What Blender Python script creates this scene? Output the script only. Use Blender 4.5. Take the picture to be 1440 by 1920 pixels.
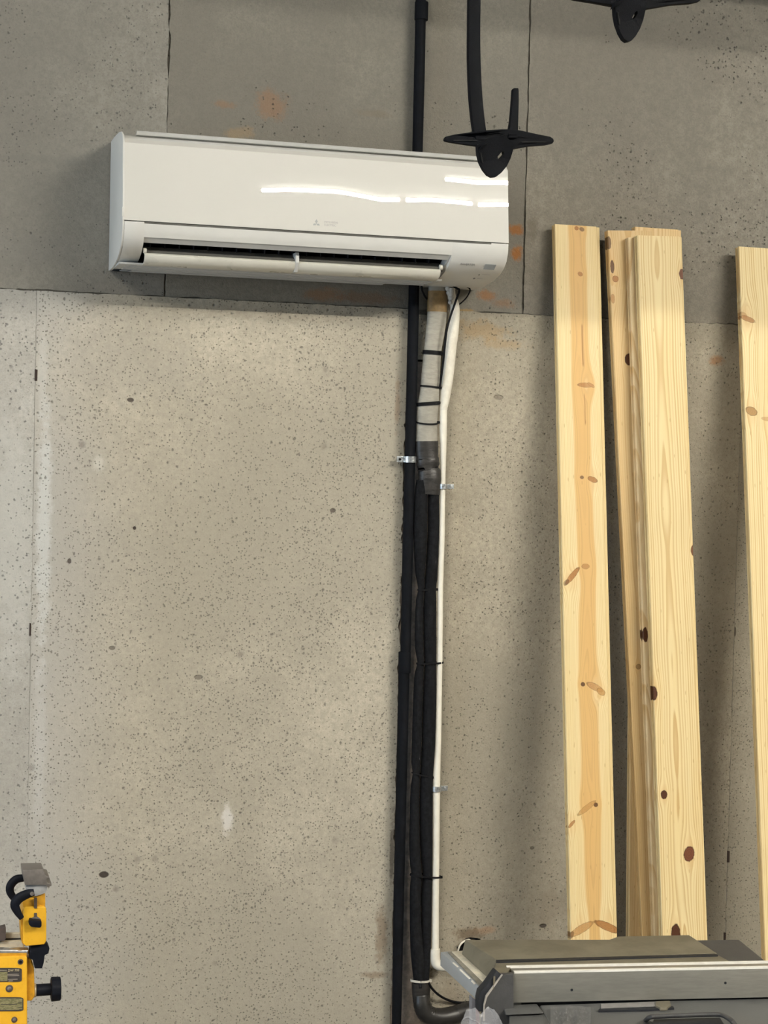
import bpy, bmesh, math, random
import numpy as np
from mathutils import Vector, Matrix
random.seed(7)

for o in list(bpy.data.objects):
    bpy.data.objects.remove(o)
S = bpy.context.scene
COL = S.collection

# ------------------------------------------------------------------ camera
F = 3191.9                     # focal length in pixels of the 1440x1920 frame
AZ = 2.05                      # height of the air conditioner's underside
CAM = Vector((-.4291, -3.7377, AZ - .4007))
yaw, pitch, roll = .2773, -.0294, .0232
_r = Vector((math.cos(yaw), -math.sin(yaw), 0))
FW = Vector((math.sin(yaw)*math.cos(pitch), math.cos(yaw)*math.cos(pitch), math.sin(pitch)))
_u = _r.cross(FW)
RT = math.cos(roll)*_r + math.sin(roll)*_u
UP = -math.sin(roll)*_r + math.cos(roll)*_u
cam = bpy.data.cameras.new('camera')
cam.sensor_fit = 'HORIZONTAL'; cam.sensor_width = 36; cam.lens = F/1440*36
cam.clip_start = .05; cam.clip_end = 60
co = bpy.data.objects.new('camera', cam); COL.objects.link(co)
M = Matrix((RT, UP, -FW)).transposed().to_4x4(); M.translation = CAM
co.matrix_world = M
S.camera = co

# ------------------------------------------------------------------ light and exposure
S.view_settings.view_transform = 'Standard'
S.view_settings.look = 'None'
S.view_settings.gamma = 1
S.view_settings.use_curve_mapping = False
S.view_settings.exposure = 0.42
W = bpy.data.worlds.new('daylight'); S.world = W; W.use_nodes = True
W.node_tree.nodes['Background'].inputs[0].default_value = (.86, .93, 1, 1)
W.node_tree.nodes['Background'].inputs[1].default_value = .10

def area(name, loc, target, sx, sy, power, col):
    l = bpy.data.lights.new(name, 'AREA'); l.shape = 'RECTANGLE'; l.size = sx; l.size_y = sy
    l.energy = power; l.color = col
    o = bpy.data.objects.new(name, l); COL.objects.link(o); o.location = loc
    o.rotation_euler = (Vector(target)-Vector(loc)).to_track_quat('-Z', 'Y').to_euler()
    return o
# the open side of the workshop lets cool daylight in on the left
area('daylight_opening', (-5.6, -2.6, 1.9), (0, -.3, 1.8), 2.6, 3.0, 105, (.66, .83, 1))

TUBE_FAR = 560.0
TUBE_NEAR = 900.0

# ------------------------------------------------------------------ pixel of the photograph -> point of the place
def ray(px, py):
    return (FW + RT*((px-720)/F) + UP*((960-py)/F))
def Y(px, py, y):
    d = ray(px, py); return CAM + d*((y-CAM.y)/d.y)
def Z(px, py, z):
    d = ray(px, py); return CAM + d*((z-CAM.z)/d.z)
def dist(p):
    return (Vector(p)-CAM).dot(FW)
def mpp(p):                    # metres per pixel there
    return dist(p)/F

# ------------------------------------------------------------------ node helpers
class NT:
    def __init__(s, name, rough=.6, spec=.5, metal=0):
        s.m = bpy.data.materials.new(name); s.m.use_nodes = True
        s.t = s.m.node_tree; s.b = s.t.nodes['Principled BSDF']
        s.b.inputs['Roughness'].default_value = rough
        s.b.inputs['Metallic'].default_value = metal
        s.b.inputs['Specular IOR Level'].default_value = spec
        s._c = None
    def new(s, k): return s.t.nodes.new(k)
    def put(s, sock, v):
        if isinstance(v, bpy.types.NodeSocket): s.t.links.new(v, sock)
        elif v is not None: sock.default_value = v
    def co(s):
        if s._c is None: s._c = s.new('ShaderNodeTexCoord').outputs['Object']
        return s._c
    def f(s, op, a, b=None, c=None, clamp=False):
        n = s.new('ShaderNodeMath'); n.operation = op; n.use_clamp = clamp
        s.put(n.inputs[0], a)
        if b is not None: s.put(n.inputs[1], b)
        if c is not None: s.put(n.inputs[2], c)
        return n.outputs[0]
    def add(s, a, b): return s.f('ADD', a, b)
    def sub(s, a, b): return s.f('SUBTRACT', a, b)
    def mul(s, a, b): return s.f('MULTIPLY', a, b)
    def div(s, a, b): return s.f('DIVIDE', a, b)
    def xyz(s, v=None):
        n = s.new('ShaderNodeSeparateXYZ'); s.put(n.inputs[0], v if v is not None else s.co())
        return n.outputs
    def comb(s, x, y, z):
        n = s.new('ShaderNodeCombineXYZ')
        for i, q in enumerate((x, y, z)): s.put(n.inputs[i], q)
        return n.outputs[0]
    def scale(s, v, k):
        n = s.new('ShaderNodeVectorMath'); n.operation = 'MULTIPLY'; s.put(n.inputs[0], v)
        n.inputs[1].default_value = k; return n.outputs[0]
    def vadd(s, v, k):
        n = s.new('ShaderNodeVectorMath'); n.operation = 'ADD'; s.put(n.inputs[0], v)
        s.put(n.inputs[1], k); return n.outputs[0]
    def noise(s, v, sc, det=3, ro=.5, dist=0):
        n = s.new('ShaderNodeTexNoise'); s.put(n.inputs['Vector'], v)
        n.inputs['Scale'].default_value = sc; n.inputs['Detail'].default_value = det
        n.inputs['Roughness'].default_value = ro; n.inputs['Distortion'].default_value = dist
        return n.outputs[0]
    def noisec(s, v, sc, det=2):
        n = s.new('ShaderNodeTexNoise'); s.put(n.inputs['Vector'], v)
        n.inputs['Scale'].default_value = sc; n.inputs['Detail'].default_value = det
        return n.outputs[1]
    def vor(s, v, sc, rand=1, col=False, feature='F1'):
        n = s.new('ShaderNodeTexVoronoi'); s.put(n.inputs['Vector'], v); n.feature = feature
        n.inputs['Scale'].default_value = sc; n.inputs['Randomness'].default_value = rand
        return (n.outputs['Distance'], n.outputs['Color']) if col else n.outputs['Distance']
    def ss(s, v, a, b, lo=0., hi=1.):           # smoothstep map a..b -> lo..hi
        n = s.new('ShaderNodeMapRange'); n.interpolation_type = 'SMOOTHSTEP'
        s.put(n.inputs[0], v); s.put(n.inputs[1], a); s.put(n.inputs[2], b)
        n.inputs[3].default_value = lo; n.inputs[4].default_value = hi
        return n.outputs[0]
    def mix(s, fac, a, b, mode='MIX'):
        n = s.new('ShaderNodeMix'); n.data_type = 'RGBA'; n.blend_type = mode
        s.put(n.inputs[0], fac)
        for i, q in ((6, a), (7, b)):
            if isinstance(q, tuple) and len(q) == 3: q = q + (1,)
            s.put(n.inputs[i], q)
        return n.outputs[2]
    def color(s, v):
        if isinstance(v, tuple) and len(v) == 3: v = v + (1,)
        s.put(s.b.inputs['Base Color'], v); return s
    def rough(s, v): s.put(s.b.inputs['Roughness'], v); return s
    def bump(s, h, st=.3, d=.01):
        n = s.new('ShaderNodeBump'); n.inputs['Strength'].default_value = st
        n.inputs['Distance'].default_value = d; s.put(n.inputs['Height'], h)
        s.t.links.new(n.outputs[0], s.b.inputs['Normal']); return s

def plain(name, col, rough=.5, metal=0, spec=.5, var=.12, sc=60, bump=0, bsc=300):
    n = NT(name, rough, spec, metal)
    v = n.noise(n.co(), sc, 3, .6)
    a = tuple(max(0, c*(1-var)) for c in col); b = tuple(min(1, c*(1+var)) for c in col)
    n.color(n.mix(n.ss(v, .3, .7), a, b))
    n.rough(n.ss(v, .2, .8, max(.03, rough-.06), min(1, rough+.06)))
    if bump: n.bump(n.noise(n.co(), bsc, 3, .6), bump, .002)
    return n.m

# ------------------------------------------------------------------ concrete
def concrete(name, base, dens=.5, rough_relief=.35, seed=0., stains_shade=(), whites=(), slots=(), tint=None, greyx=None):
    n = NT(name, .92, .12)
    c = n.vadd(n.co(), (seed, seed*.7, seed*1.3))
    xz = n.xyz()
    big = n.noise(c, 1.6, 4, .55); mid = n.noise(c, 7, 4, .6); fine = n.noise(c, 95, 4, .75); vf = n.noise(c, 260, 3, .75)
    a = tuple(x*.84 for x in base); b = tuple(min(1, x*1.18) for x in base)
    col = n.mix(n.ss(big, .32, .68), a, b)
    col = n.mix(n.mul(n.ss(mid, .35, .65), .5), col, tuple(x*.82 for x in base))
    col = n.mix(n.mul(n.ss(n.noise(c, 38, 3, .7), .42, .62), .42*min(1., rough_relief)), col, tuple(x*.76 for x in base))
    col = n.mix(n.mul(n.ss(fine, .40, .66), .55), col, tuple(x*.74 for x in base))
    col = n.mix(n.mul(n.ss(vf, .46, .72), .52), col, tuple(x*.66 for x in base))
    if greyx is not None:        # pale grey cement laitance towards one side
        g = n.ss(n.add(xz[0], n.mul(n.sub(big, .5), .35)), greyx[0], greyx[1], 1, 0)
        col = n.mix(n.mul(g, .8), col, greyx[2])
    for (px, py, rx, ry, colr, st) in whites + stains_shade:
        p = Y(px, py, 0); m = mpp(p)
        dx = n.div(n.sub(xz[0], p.x), rx*m); dz = n.div(n.sub(xz[2], p.z), ry*m)
        e = n.f('SQRT', n.add(n.mul(dx, dx), n.mul(dz, dz)))
        e = n.add(e, n.mul(n.sub(n.noise(c, 30, 6, .8), .5), 2.8))
        col = n.mix(n.mul(n.ss(e, .35, 1.15, 1, 0), st), col, colr)
    # bug holes of three sizes
    wob = n.vadd(c, n.scale(n.noisec(c, 110, 2), (.007, .007, .007)))
    pits = None; pk = None
    patch = n.ss(n.noise(c, 4.2, 4, .6), .36, .66)
    for sc, th, keep, dk in ((22, .26, 1.24-.16*dens, .40), (46, .28, 1.19-.30*dens, .5), (95, .34, 1.10-.40*dens, .62), (180, .42, 1.02-.42*dens, .62)):
        d, cc = n.vor(wob, sc, 1, True)
        rnd = n.xyz(cc)
        th_i = n.mul(n.ss(rnd[1], 0, 1, .35, 1), th)
        m = n.sub(1., n.ss(n.div(d, th_i), .30, 1.12))
        k = n.ss(n.add(rnd[0], n.mul(patch, .38)), keep, keep+.12)
        m = n.mul(m, n.mul(k, dk))
        pits = m if pits is None else n.f('MAXIMUM', pits, m)
    col = n.mix(n.mul(pits, 1.2), col, tuple(x*.28 for x in (base[0], base[1]*1.02, base[2]*1.1)))
    for (px, py, w, h, dk) in slots:
        p = Y(px, py, 0); m = mpp(p)
        dx = n.f('ABSOLUTE', n.div(n.sub(n.add(xz[0], n.mul(n.sub(fine, .5), .004)), p.x), w*m))
        dz = n.f('ABSOLUTE', n.div(n.sub(xz[2], p.z), h*m))
        e = n.add(n.f('SQRT', n.add(n.mul(dx, dx), n.mul(dz, dz))), n.mul(n.sub(mid, .5), 1.2))
        s_ = n.ss(e, .8, 1.15, 1, 0)
        col = n.mix(n.mul(s_, dk), col, (.03, .02, .018)); pits = n.f('MAXIMUM', pits, s_)
    n.color(col)
    h = n.sub(n.add(n.add(n.mul(fine, .6), n.mul(vf, .25)), n.mul(mid, .8)), n.mul(pits, 1.2))
    n.bump(h, rough_relief, .006)
    return n.m

RUST = (.34, .15, .05); TAN = (.40, .27, .13)
c_upper_l = concrete('concrete_upper_left', (.290, .273, .238), .05, .55, 1.7,
    stains_shade=((100, 300, 110, 10, (.20, .19, .17), .35), (60, 470, 120, 40, (.23, .22, .20), .3)))  # soft shade edges from the lamps, painted as dark bands
c_upper_m = concrete('concrete_upper_middle', (.272, .254, .214), -.25, .8, 4.1,
    stains_shade=((512, 195, 34, 32, RUST, .35), (420, 195, 26, 8, RUST, .3), (455, 250, 40, 14, TAN, .35), (700, 212, 40, 8, (.22, .18, .13), .4),
            (610, 552, 46, 16, RUST, .4), (690, 558, 60, 14, (.22, .13, .08), .5), (968, 430, 18, 12, RUST, .9), (970, 476, 16, 14, RUST, .95), (915, 555, 22, 12, RUST, .65),
            (945, 568, 30, 10, RUST, .35), (872, 582, 22, 5, TAN, .8)))
c_upper_r = concrete('concrete_upper_right', (.275, .254, .213), -.1, .9, 7.7,
    stains_shade=((1000, 425, 14, 26, (.17, .14, .10), .5), (1003, 520, 12, 40, (.19, .17, .14), .4)))
c_low_a = concrete('concrete_lower_left', (.44, .425, .385), .35, .4, 2.2,
    whites=((20, 1010, 60, 300, (.52, .52, .49), .5),), slots=())
c_low_b = concrete('concrete_lower_middle', (.455, .417, .338), 1.05, .45, 5.5,
    stains_shade=((250, 680, 150, 90, (.33, .31, .27), .35), (110, 560, 60, 40, (.50, .49, .44), .4), (500, 590, 260, 12, (.33, .28, .21), .35),  # last entry: painted shade and soil along the joint under the air conditioner
            (715, 1760, 14, 60, (.22, .17, .12), .75), (702, 1828, 30, 8, (.22, .17, .12), .7), (735, 1600, 5, 60, (.12, .1, .08), .7), (745, 760, 6, 60, (.28, .20, .14), .6), (130, 1000, 30, 90, (.40, .38, .33), .3)),
    whites=((426, 1535, 11, 34, (.62, .60, .56), .9), (82, 1000, 16, 240, (.54, .55, .53), .85), (80, 700, 10, 90, (.52, .52, .49), .5), (75, 1400, 14, 200, (.50, .50, .48), .5), (185, 870, 12, 16, (.55, .54, .48), .7)),
    slots=((195, 1640, 9, 6, .9), (245, 750, 6, 4, .8), (624, 957, 5, 4, .7), (210, 1215, 6, 4, .6), (130, 1052, 4, 5, .8), (252, 990, 4, 4, .9), (372, 1270, 9, 5, .5)),
    greyx=(-.2, .12, (.42, .41, .385)))
c_low_c = concrete('concrete_lower_right', (.395, .358, .284), 1.1, .6, 9.1,
    stains_shade=((900, 620, 60, 20, TAN, .5), (940, 645, 50, 12, TAN, .4), (1345, 675, 16, 12, RUST, .6), (905, 1745, 30, 8, (.45, .30, .20), .7), (880, 1750, 36, 14, (.16, .12, .08), .8),
            (1030, 1700, 40, 50, (.24, .20, .15), .4), (845, 1870, 30, 40, (.24, .20, .15), .5)),
    slots=((1018, 1736, 7, 4, .8), (935, 745, 8, 4, .4), (998, 1590, 4, 3, .5)))
c_low_d = concrete('concrete_lower_far_right', (.37, .338, .27), 1.0, .5, 12.3,
    slots=((1365, 1606, 2.6, 11, .95), (1359, 1758, 2.2, 10, .8), (1378, 1185, 2.4, 9, .7)))
c_floor = concrete('concrete_floor', (.22, .21, .195), .1, .2, 3.3)
c_ceil = plain('ceiling_plaster', (.22, .21, .195), .9, var=.05, sc=4)
c_back = plain('joint_mortar', (.10, .09, .075), .95, var=.3, sc=90, bump=.6)

# ------------------------------------------------------------------ mesh helpers
def link(o, parent=None):
    COL.objects.link(o)
    if parent is not None: o.parent = parent
    return o
def new_obj(name, bm, mat, parent=None, smooth=False, world=True):
    """bm is in place coordinates; a parent's location is taken off"""
    if world and parent is not None:
        p = parent; off = Vector((0, 0, 0))
        while p is not None: off += p.location; p = p.parent
        bmesh.ops.translate(bm, verts=bm.verts, vec=-off)
    bmesh.ops.recalc_face_normals(bm, faces=bm.faces)
    me = bpy.data.meshes.new(name); bm.to_mesh(me); bm.free()
    for m in (mat if isinstance(mat, (list, tuple)) else [mat]): me.materials.append(m)
    if smooth:
        me.polygons.foreach_set('use_smooth', [True]*len(me.polygons))
        me.set_sharp_from_angle(angle=math.radians(38))
    return link(bpy.data.objects.new(name, me), parent)
def thing(name, loc, label, cat, group=None):
    o = bpy.data.objects.new(name, None); o.empty_display_size = .05; o.location = loc
    link(o); return tag(o, label, cat, group)
def tag(o, label=None, cat=None, group=None, kind=None):
    if label: o['label'] = label
    if cat: o['category'] = cat
    if group: o['group'] = group
    if kind: o['kind'] = kind
    return o
def bevel(bm, w, seg=2, angle=30):
    if w <= 0: return bm
    bmesh.ops.recalc_face_normals(bm, faces=bm.faces)
    es = [e for e in bm.edges if len(e.link_faces) == 2 and e.calc_face_angle(0) > math.radians(angle)]
    bmesh.ops.bevel(bm, geom=es, offset=w, segments=seg, profile=.6, affect='EDGES', clamp_overlap=True)
    return bm
def loft(rings, bm=None, close=True, caps=True):
    bm = bm or bmesh.new()
    R = [[bm.verts.new(p) for p in r] for r in rings]
    n = len(R[0])
    for a, b in zip(R, R[1:]):
        for i in range(n if close else n-1):
            j = (i+1) % n
            bm.faces.new((a[i], a[j], b[j], b[i]))
    if caps:
        bm.faces.new(R[0][::-1]); bm.faces.new(R[-1])
    return bm
def box(x0, x1, y0, y1, z0, z1, bv=0, bm=None, seg=2):
    b = loft([[(x0, y0, z0), (x1, y0, z0), (x1, y1, z0), (x0, y1, z0)], [(x0, y0, z1), (x1, y0, z1), (x1, y1, z1), (x0, y1, z1)]])
    bevel(b, bv, seg)
    if bm is not None:
        me = bpy.data.meshes.new('t'); b.to_mesh(me); b.free(); bm.from_mesh(me); bpy.data.meshes.remove(me); return bm
    return b
def merge(bm, b):
    me = bpy.data.meshes.new('t'); b.to_mesh(me); b.free(); bm.from_mesh(me); bpy.data.meshes.remove(me); return bm
def smoothpath(pts, n=6):
    """Catmull-Rom through tuples of any length"""
    P = [np.array(p, float) for p in pts]
    P = [2*P[0]-P[1]] + P + [2*P[-1]-P[-2]]
    out = []
    for i in range(1, len(P)-2):
        for k in range(n):
            t = k/n; a, b, c, d = P[i-1], P[i], P[i+1], P[i+2]
            out.append(.5*((2*b)+(c-a)*t+(2*a-5*b+4*c-d)*t*t+(3*b-a-3*c+d)*t**3))
    out.append(P[-2]); return out
def tube(pts, seg=16, sm=0, flat=1., bm=None, jitter=0):
    """pts: (x, y, z, radius[, flat]); flat squashes along y"""
    if sm: pts = smoothpath(pts, sm)
    rings = []; N = len(pts); nx = None
    for i, p in enumerate(pts):
        a = Vector(pts[max(0, i-1)][:3]); b = Vector(pts[min(N-1, i+1)][:3]); d = (b-a).normalized()
        ref = Vector((0, -1, 0))
        if nx is None:
            nx = (ref - d*ref.dot(d))
            if nx.length < 1e-3: nx = Vector((0, 0, 1)).cross(d)
            nx.normalize()
        else:
            nx = (nx - d*nx.dot(d)).normalized()
        s = d.cross(nx); r = p[3]; fl = p[4] if len(p) > 4 else flat
        rings.append([Vector(p[:3]) + nx*(math.cos(2*math.pi*k/seg)*r*fl) + s*(math.sin(2*math.pi*k/seg)*r*(1+random.uniform(-jitter, jitter))) for k in range(seg)])
    return loft(rings, bm)
def ptube(pix, y, **kw):
    """pix: (left px, right px, py) in the photograph, centre plane y -> tube"""
    out = []
    for q in pix:
        l, r_, py = q[:3]; yy = q[3] if len(q) > 3 else y
        p = Y((l+r_)/2, py, yy); r = (r_-l)/2*mpp(p)/1.0
        out.append((p.x, p.y, p.z, r))
    return tube(out, **kw)
def cyl(c, axis, r, h, seg=20, r2=None, bv=0, bm=None):
    c = Vector(c); a = Vector(axis).normalized(); n = a.orthogonal().normalized(); s = a.cross(n)
    r2 = r if r2 is None else r2
    b = loft([[c + n*math.cos(t)*q + s*math.sin(t)*q + a*w for t in [2*math.pi*k/seg for k in range(seg)]] for q, w in ((r, 0), (r2, h))])
    bevel(b, bv, 2)
    return b if bm is None else merge(bm, b)
def ext(pix, y, depth, bv=0, seg=2, back=None):
    """outline in the photograph standing on plane y, pushed back by depth"""
    f = [Y(a, b, y) for a, b in pix]
    k = [p + Vector((0, depth, 0)) for p in f]
    return bevel(loft([f, k]), bv, seg)
def slab(pix, z, h, bv=0, seg=2):
    t = [Z(a, b, z) for a, b in pix]
    return bevel(loft([[p-Vector((0, 0, h)) for p in t], t]), bv, seg)
def blobpath(c, pts):  # rounded outline through points
    return [tuple(p) for p in smoothpath(list(pts)+[pts[0]], 4)[:-1]]
def rounded(pts, n=4, r=.3):
    """round the corners of a pixel outline"""
    out = []; N = len(pts)
    for i in range(N):
        a, b, c = (np.array(pts[(i+k) % N], float) for k in (-1, 0, 1))
        p = b+(a-b)*r; q = b+(c-b)*r
        for k in range(n+1):
            t = k/n; out.append(tuple((1-t)**2*p+2*t*(1-t)*b+t*t*q))
    return out
def fontmesh(text, size, depth, M, mat, name, parent, xs=1.):
    cu = bpy.data.curves.new('t', 'FONT'); cu.body = text; cu.size = size; cu.extrude = depth
    cu.align_x = 'CENTER'; cu.align_y = 'CENTER'; cu.resolution_u = 3
    o = bpy.data.objects.new('t', cu); COL.objects.link(o)
    bpy.context.view_layer.update()
    me = bpy.data.meshes.new_from_object(o); bpy.data.objects.remove(o); bpy.data.curves.remove(cu)
    bm = bmesh.new(); bm.from_mesh(me); bpy.data.meshes.remove(me)
    bm.transform(M @ Matrix.Scale(xs, 4, (1, 0, 0)))
    return new_obj(name, bm, mat, parent)

# ------------------------------------------------------------------ the back wall and its panels
wall = new_obj('wall_back', box(-4.2, 6.0, .045, .30, 0, 4.2), c_back); tag(wall, kind='structure')
def jit_edge(a, b, step=.012, amp=.0015):
    a = Vector(a); b = Vector(b); L = (b-a).length; n = max(2, int(L/step)); d = (b-a).normalized()
    s = Vector((-d.y, d.x)); out = []; w = 0
    for i in range(n):
        w = w*.6+random.gauss(0, amp*.7)
        if random.random() < .03: w += random.choice((-1, 1))*amp*1.6
        t = (i+random.uniform(-.3, .3))/n if i else 0
        out.append(a.lerp(b, t)+s*(w if i else 0))
    return out
def panel(corners, y, mat, hole=None, step=.009, amp=.0010, rough_sides=None):
    o2 = []
    for i in range(len(corners)):
        a, b = corners[i], corners[(i+1) % len(corners)]
        am = amp if rough_sides is None else rough_sides[i]
        o2 += jit_edge(a, b, step, am) if am else [Vector(a)]
    bm = bmesh.new()
    loops = [o2]+([hole] if hole else [])
    edges = []; vl = []
    for lp in loops:
        vs = [bm.verts.new((p[0], y, p[1])) for p in lp]; vl.append(vs)
        edges += [bm.edges.new((vs[i], vs[(i+1) % len(vs)])) for i in range(len(vs))]
    bmesh.ops.triangle_fill(bm, edges=edges, use_beauty=True)
    for vs in vl:
        # arris falls back a little, then the side runs into the joint
        inn = [bm.verts.new((v.co.x, .046, v.co.z)) for v in vs]
        for i in range(len(vs)):
            j = (i+1) % len(vs); bm.faces.new((vs[i], vs[j], inn[j], inn[i]))
    return new_obj('concrete_panel', bm, mat, wall)
def wx(px, py): p = Y(px, py, 0); return (p.x, p.z)
g = .0022
jz = AZ-.049
xl = Y(317, 120, 0).x; xc = Y(989, 290, 0).x
zt = 4.2
panel([(-4.2, jz+.001), (xl-g*.7, jz+.001), (xl-g*.7, zt), (-4.2, zt)], .004, c_upper_l, rough_sides=(.0012, .0012, 0, 0), step=.010)
panel([(xl+g*.7, jz+.001), (xc-g, jz+.001), (xc-g, zt), (xl+g*.7, zt)], .004, c_upper_m, rough_sides=(.0009, .0009, 0, .0012), step=.010)
panel([(xc+g*.6, jz+.001), (6.0, jz+.001), (6.0, zt), (xc+g*.6, zt)], .005, c_upper_r, rough_sides=(.0015, 0, 0, .0009), step=.010)
a_t, a_b = Y(68, 541, 0).x, Y(47, 1900, 0).x
xb = Y(758, 900, 0).x
xs = (a_t+a_b)/2
panel([(-4.2, 0), (xs-.0004, 0), (xs-.0004, jz-.001), (-4.2, jz-.001)], .0012, c_low_a, rough_sides=(0, .0006, .0012, 0))
def edge_x(py, px): return Y(px, py, 0)
pr = [Y(768, 575, 0), Y(762, 700, 0), Y(757, 850, 0), Y(753.5, 1000, 0), Y(748, 1200, 0), Y(744, 1400, 0), Y(736, 1690, 0), Y(731, 1900, 0)]
cor = [(xs+.0004, 0), (pr[-1].x-.02, 0)] + [(p.x+.0012, p.z) for p in pr[::-1][:-1]] + [(pr[0].x+.0012, jz-.001), (xs+.0004, jz-.001)]
panel(cor, 0, c_low_b, rough_sides=[0]+[.0018]*(len(cor)-4)+[.0018, .0006, 0], step=.008)
hp = Y(884, 1788, 0); rr = 30*mpp(hp)
hole = [(hp.x+rr*math.cos(t)*random.uniform(.93, 1.12), hp.z+rr*math.sin(t)*random.uniform(.93, 1.08)) for t in [2*math.pi*k/26 for k in range(26)]]
xd = (Y(1376, 1100, 0).x+Y(1362, 1790, 0).x)/2; x0c = Y(808, 1200, 0).x
panel([(x0c, 0), (xd-.0007, 0), (xd-.0007, jz-.001), (x0c, jz-.001)], 0, c_low_c, hole=hole, rough_sides=(0, .0005, .0010, .0015))
panel([(xd+.0007, 0), (6.0, 0), (6.0, jz-.001), (xd+.0007, jz-.001)], .0006, c_low_d, rough_sides=(0, 0, .0012, .0005))
fil = concrete('joint_fill', (.13, .12, .10), .3, .6, 3.1); fil2 = concrete('seam_fill', (.36, .345, .31), .3, .6, 6.1)
new_obj('joint_filler', box(-4.2, 6, .0065, .046, jz-.012, jz+.012), fil, wall)
for x_ in (xl, xc): new_obj('joint_filler', box(x_-.01, x_+.01, .009, .046, jz, 4.2), fil, wall)
for x_ in (xs, xd): new_obj('joint_filler', box(x_-.01, x_+.01, .0016, .046, 0, jz-.01), fil2, wall)
slot_m = plain('slot_dark', (.035, .022, .018), .9)
for (px_, py_, w_, h_) in ((68, 703, 5, 22), (57, 1180, 3, 24), (1366, 1606, 5, 22), (1359, 1758, 4, 20)):
    p = Y(px_, py_, 0); m_ = mpp(p)
    new_obj('tie_slot', bevel(ext([(px_-w_/2, py_-h_/2), (px_+w_/2, py_-h_/2+1), (px_+w_/2-.6, py_+h_/2), (px_-w_/2-.5, py_+h_/2)], -.0006, .003), .0003), slot_m, wall)
# dark recess strip behind the pipes
new_obj('joint_filler', box(pr[-1].x-.04, x0c+.01, .008, .046, 0, jz-.115), plain('old_joint_filler', (.24, .20, .165), .95, var=.3, sc=60, bump=.5), wall)
new_obj('joint_filler', box(pr[0].x-.02, x0c+.004, .008, .02, jz-.12, jz-.001), c_low_c, wall)

floor = new_obj('floor', box(-6.5, 7, -13, .3, -.2, 0), c_floor); tag(floor, kind='structure')
ceil = new_obj('ceiling', box(-6.5, 7, -13, .3, 4.2, 4.4), c_ceil); tag(ceil, kind='structure')
wr = new_obj('wall_right', box(6.0, 6.3, -13, .3, 0, 4.2), c_ceil); tag(wr, kind='structure')
shadow_beam = new_obj('shadow_caster_1', box(-6, 6, -2.9, -2.8, 3.545, 4.2), c_ceil); tag(shadow_beam, kind='structure')  # unseen beam, added to keep the near tubes off the upper wall

# ------------------------------------------------------------------ materials
black_pl = plain('black_pipe_plastic', (.0036, .0044, .0066), .7, spec=.12, var=.3)
foam = plain('black_insulation_foam', (.009, .0095, .011), .95, spec=.12, var=.35, sc=120, bump=.4, bsc=500)
black_paint = plain('black_powder_coat', (.0028, .0034, .0050), .7, spec=.10, var=.2, bump=.25, bsc=900)
tie_m = plain('black_tie_nylon', (.004, .004, .005), .6, spec=.15, var=.1)
ac_shell = plain('white_plastic', (.74, .73, .69), .38, spec=.45, var=.015, sc=20)
ac_grey = plain('light_grey_plastic', (.60, .60, .58), .45, spec=.4, var=.02, sc=20)
ac_vane = plain('white_louver_plastic', (.72, .70, .62), .3, spec=.5, var=.02, sc=20)
ac_dark = plain('dark_cavity_plastic', (.012, .013, .018), .6, var=.2)
ink = plain('grey_print', (.34, .34, .34), .5, var=.05)
ink_l = plain('pale_grey_print', (.52, .50, .49), .5, var=.03)
n = NT('glossy_white_panel', .5, .08)
n.color((.755, .735, .68))
q_ = n.xyz(); nx1 = n.sub(n.noise(n.comb(q_[0], .3, 0.), 5.0, 2, .5), .5)
n.bump(n.mul(n.mul(nx1, n.sub(q_[2], .165)), .007), 1.0, 1.0)
n.b.inputs['Coat Weight'].default_value = .9; n.b.inputs['Coat Roughness'].default_value = .003
n.rough(.5)
n.t.links.new(n.b.inputs['Normal'].links[0].from_socket, n.b.inputs['Coat Normal'])
ac_panel_m = n.m
n = NT('white_wrap_tape', .55, .3)
h = n.noise(n.scale(n.co(), (1, 1, 3)), 40, 3, .6)
n.color(n.mix(n.ss(h, .3, .7), (.30, .285, .245), (.37, .35, .30))).bump(h, .35, .004); wrap_m = n.m
tan_m = plain('tan_masking_tape', (.25, .16, .065), .6, var=.2, sc=80)
n = NT('grey_duct_tape', .42, .5)
h = n.noise(n.scale(n.co(), (1, 1, 4)), 30, 3, .6)
n.color(n.mix(n.ss(h, .3, .7), (.014, .0135, .0125), (.028, .025, .023))).bump(h, .25, .004); duct_m = n.m
pvc = plain('white_pvc', (.80, .765, .67), .35, spec=.4, var=.04, sc=50)
wrapw = NT('white_drain_wrap', .5, .3)
h = wrapw.noise(wrapw.co(), 60, 3, .6)
wrapw.color(wrapw.mix(wrapw.ss(h, .3, .7), (.70, .66, .57), (.80, .765, .67))).bump(h, .5, .004); wrapw = wrapw.m
n = NT('galvanised_steel', .32, .5, .9)
d, cc = n.vor(n.co(), 260, 1, True)
n.color(n.mix(n.xyz(cc)[0], (.38, .41, .43), (.80, .84, .86))).bump(n.xyz(cc)[1], .6, .002); zinc = n.m

# ------------------------------------------------------------------ air conditioner
AW = .838
ac = thing('air_conditioner', (0, 0, AZ), 'white wall-mounted split air conditioner with its outlet vane open', 'air conditioner')
prof = [(.228, .0795), (.2262, .060), (.218, .042), (.203, .029), (.180, .0185), (.150, .0105), (.112, .0045), (.070, .001)]
pd = np.array([p[0] for p in prof]); pz = np.array([p[1] for p in prof])
def P3(x, d, z): return Vector((x, -d, AZ+z))
OX0, OX1 = .046, .706          # outlet
ozt = .0495; ozb = .006
def arc(z0, z1, n=7):
    zz = np.linspace(z1, z0, n); dd = np.interp(zz, pz[::-1], pd[::-1]); return [(float(d), float(z)) for d, z in zip(dd, zz)]
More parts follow.
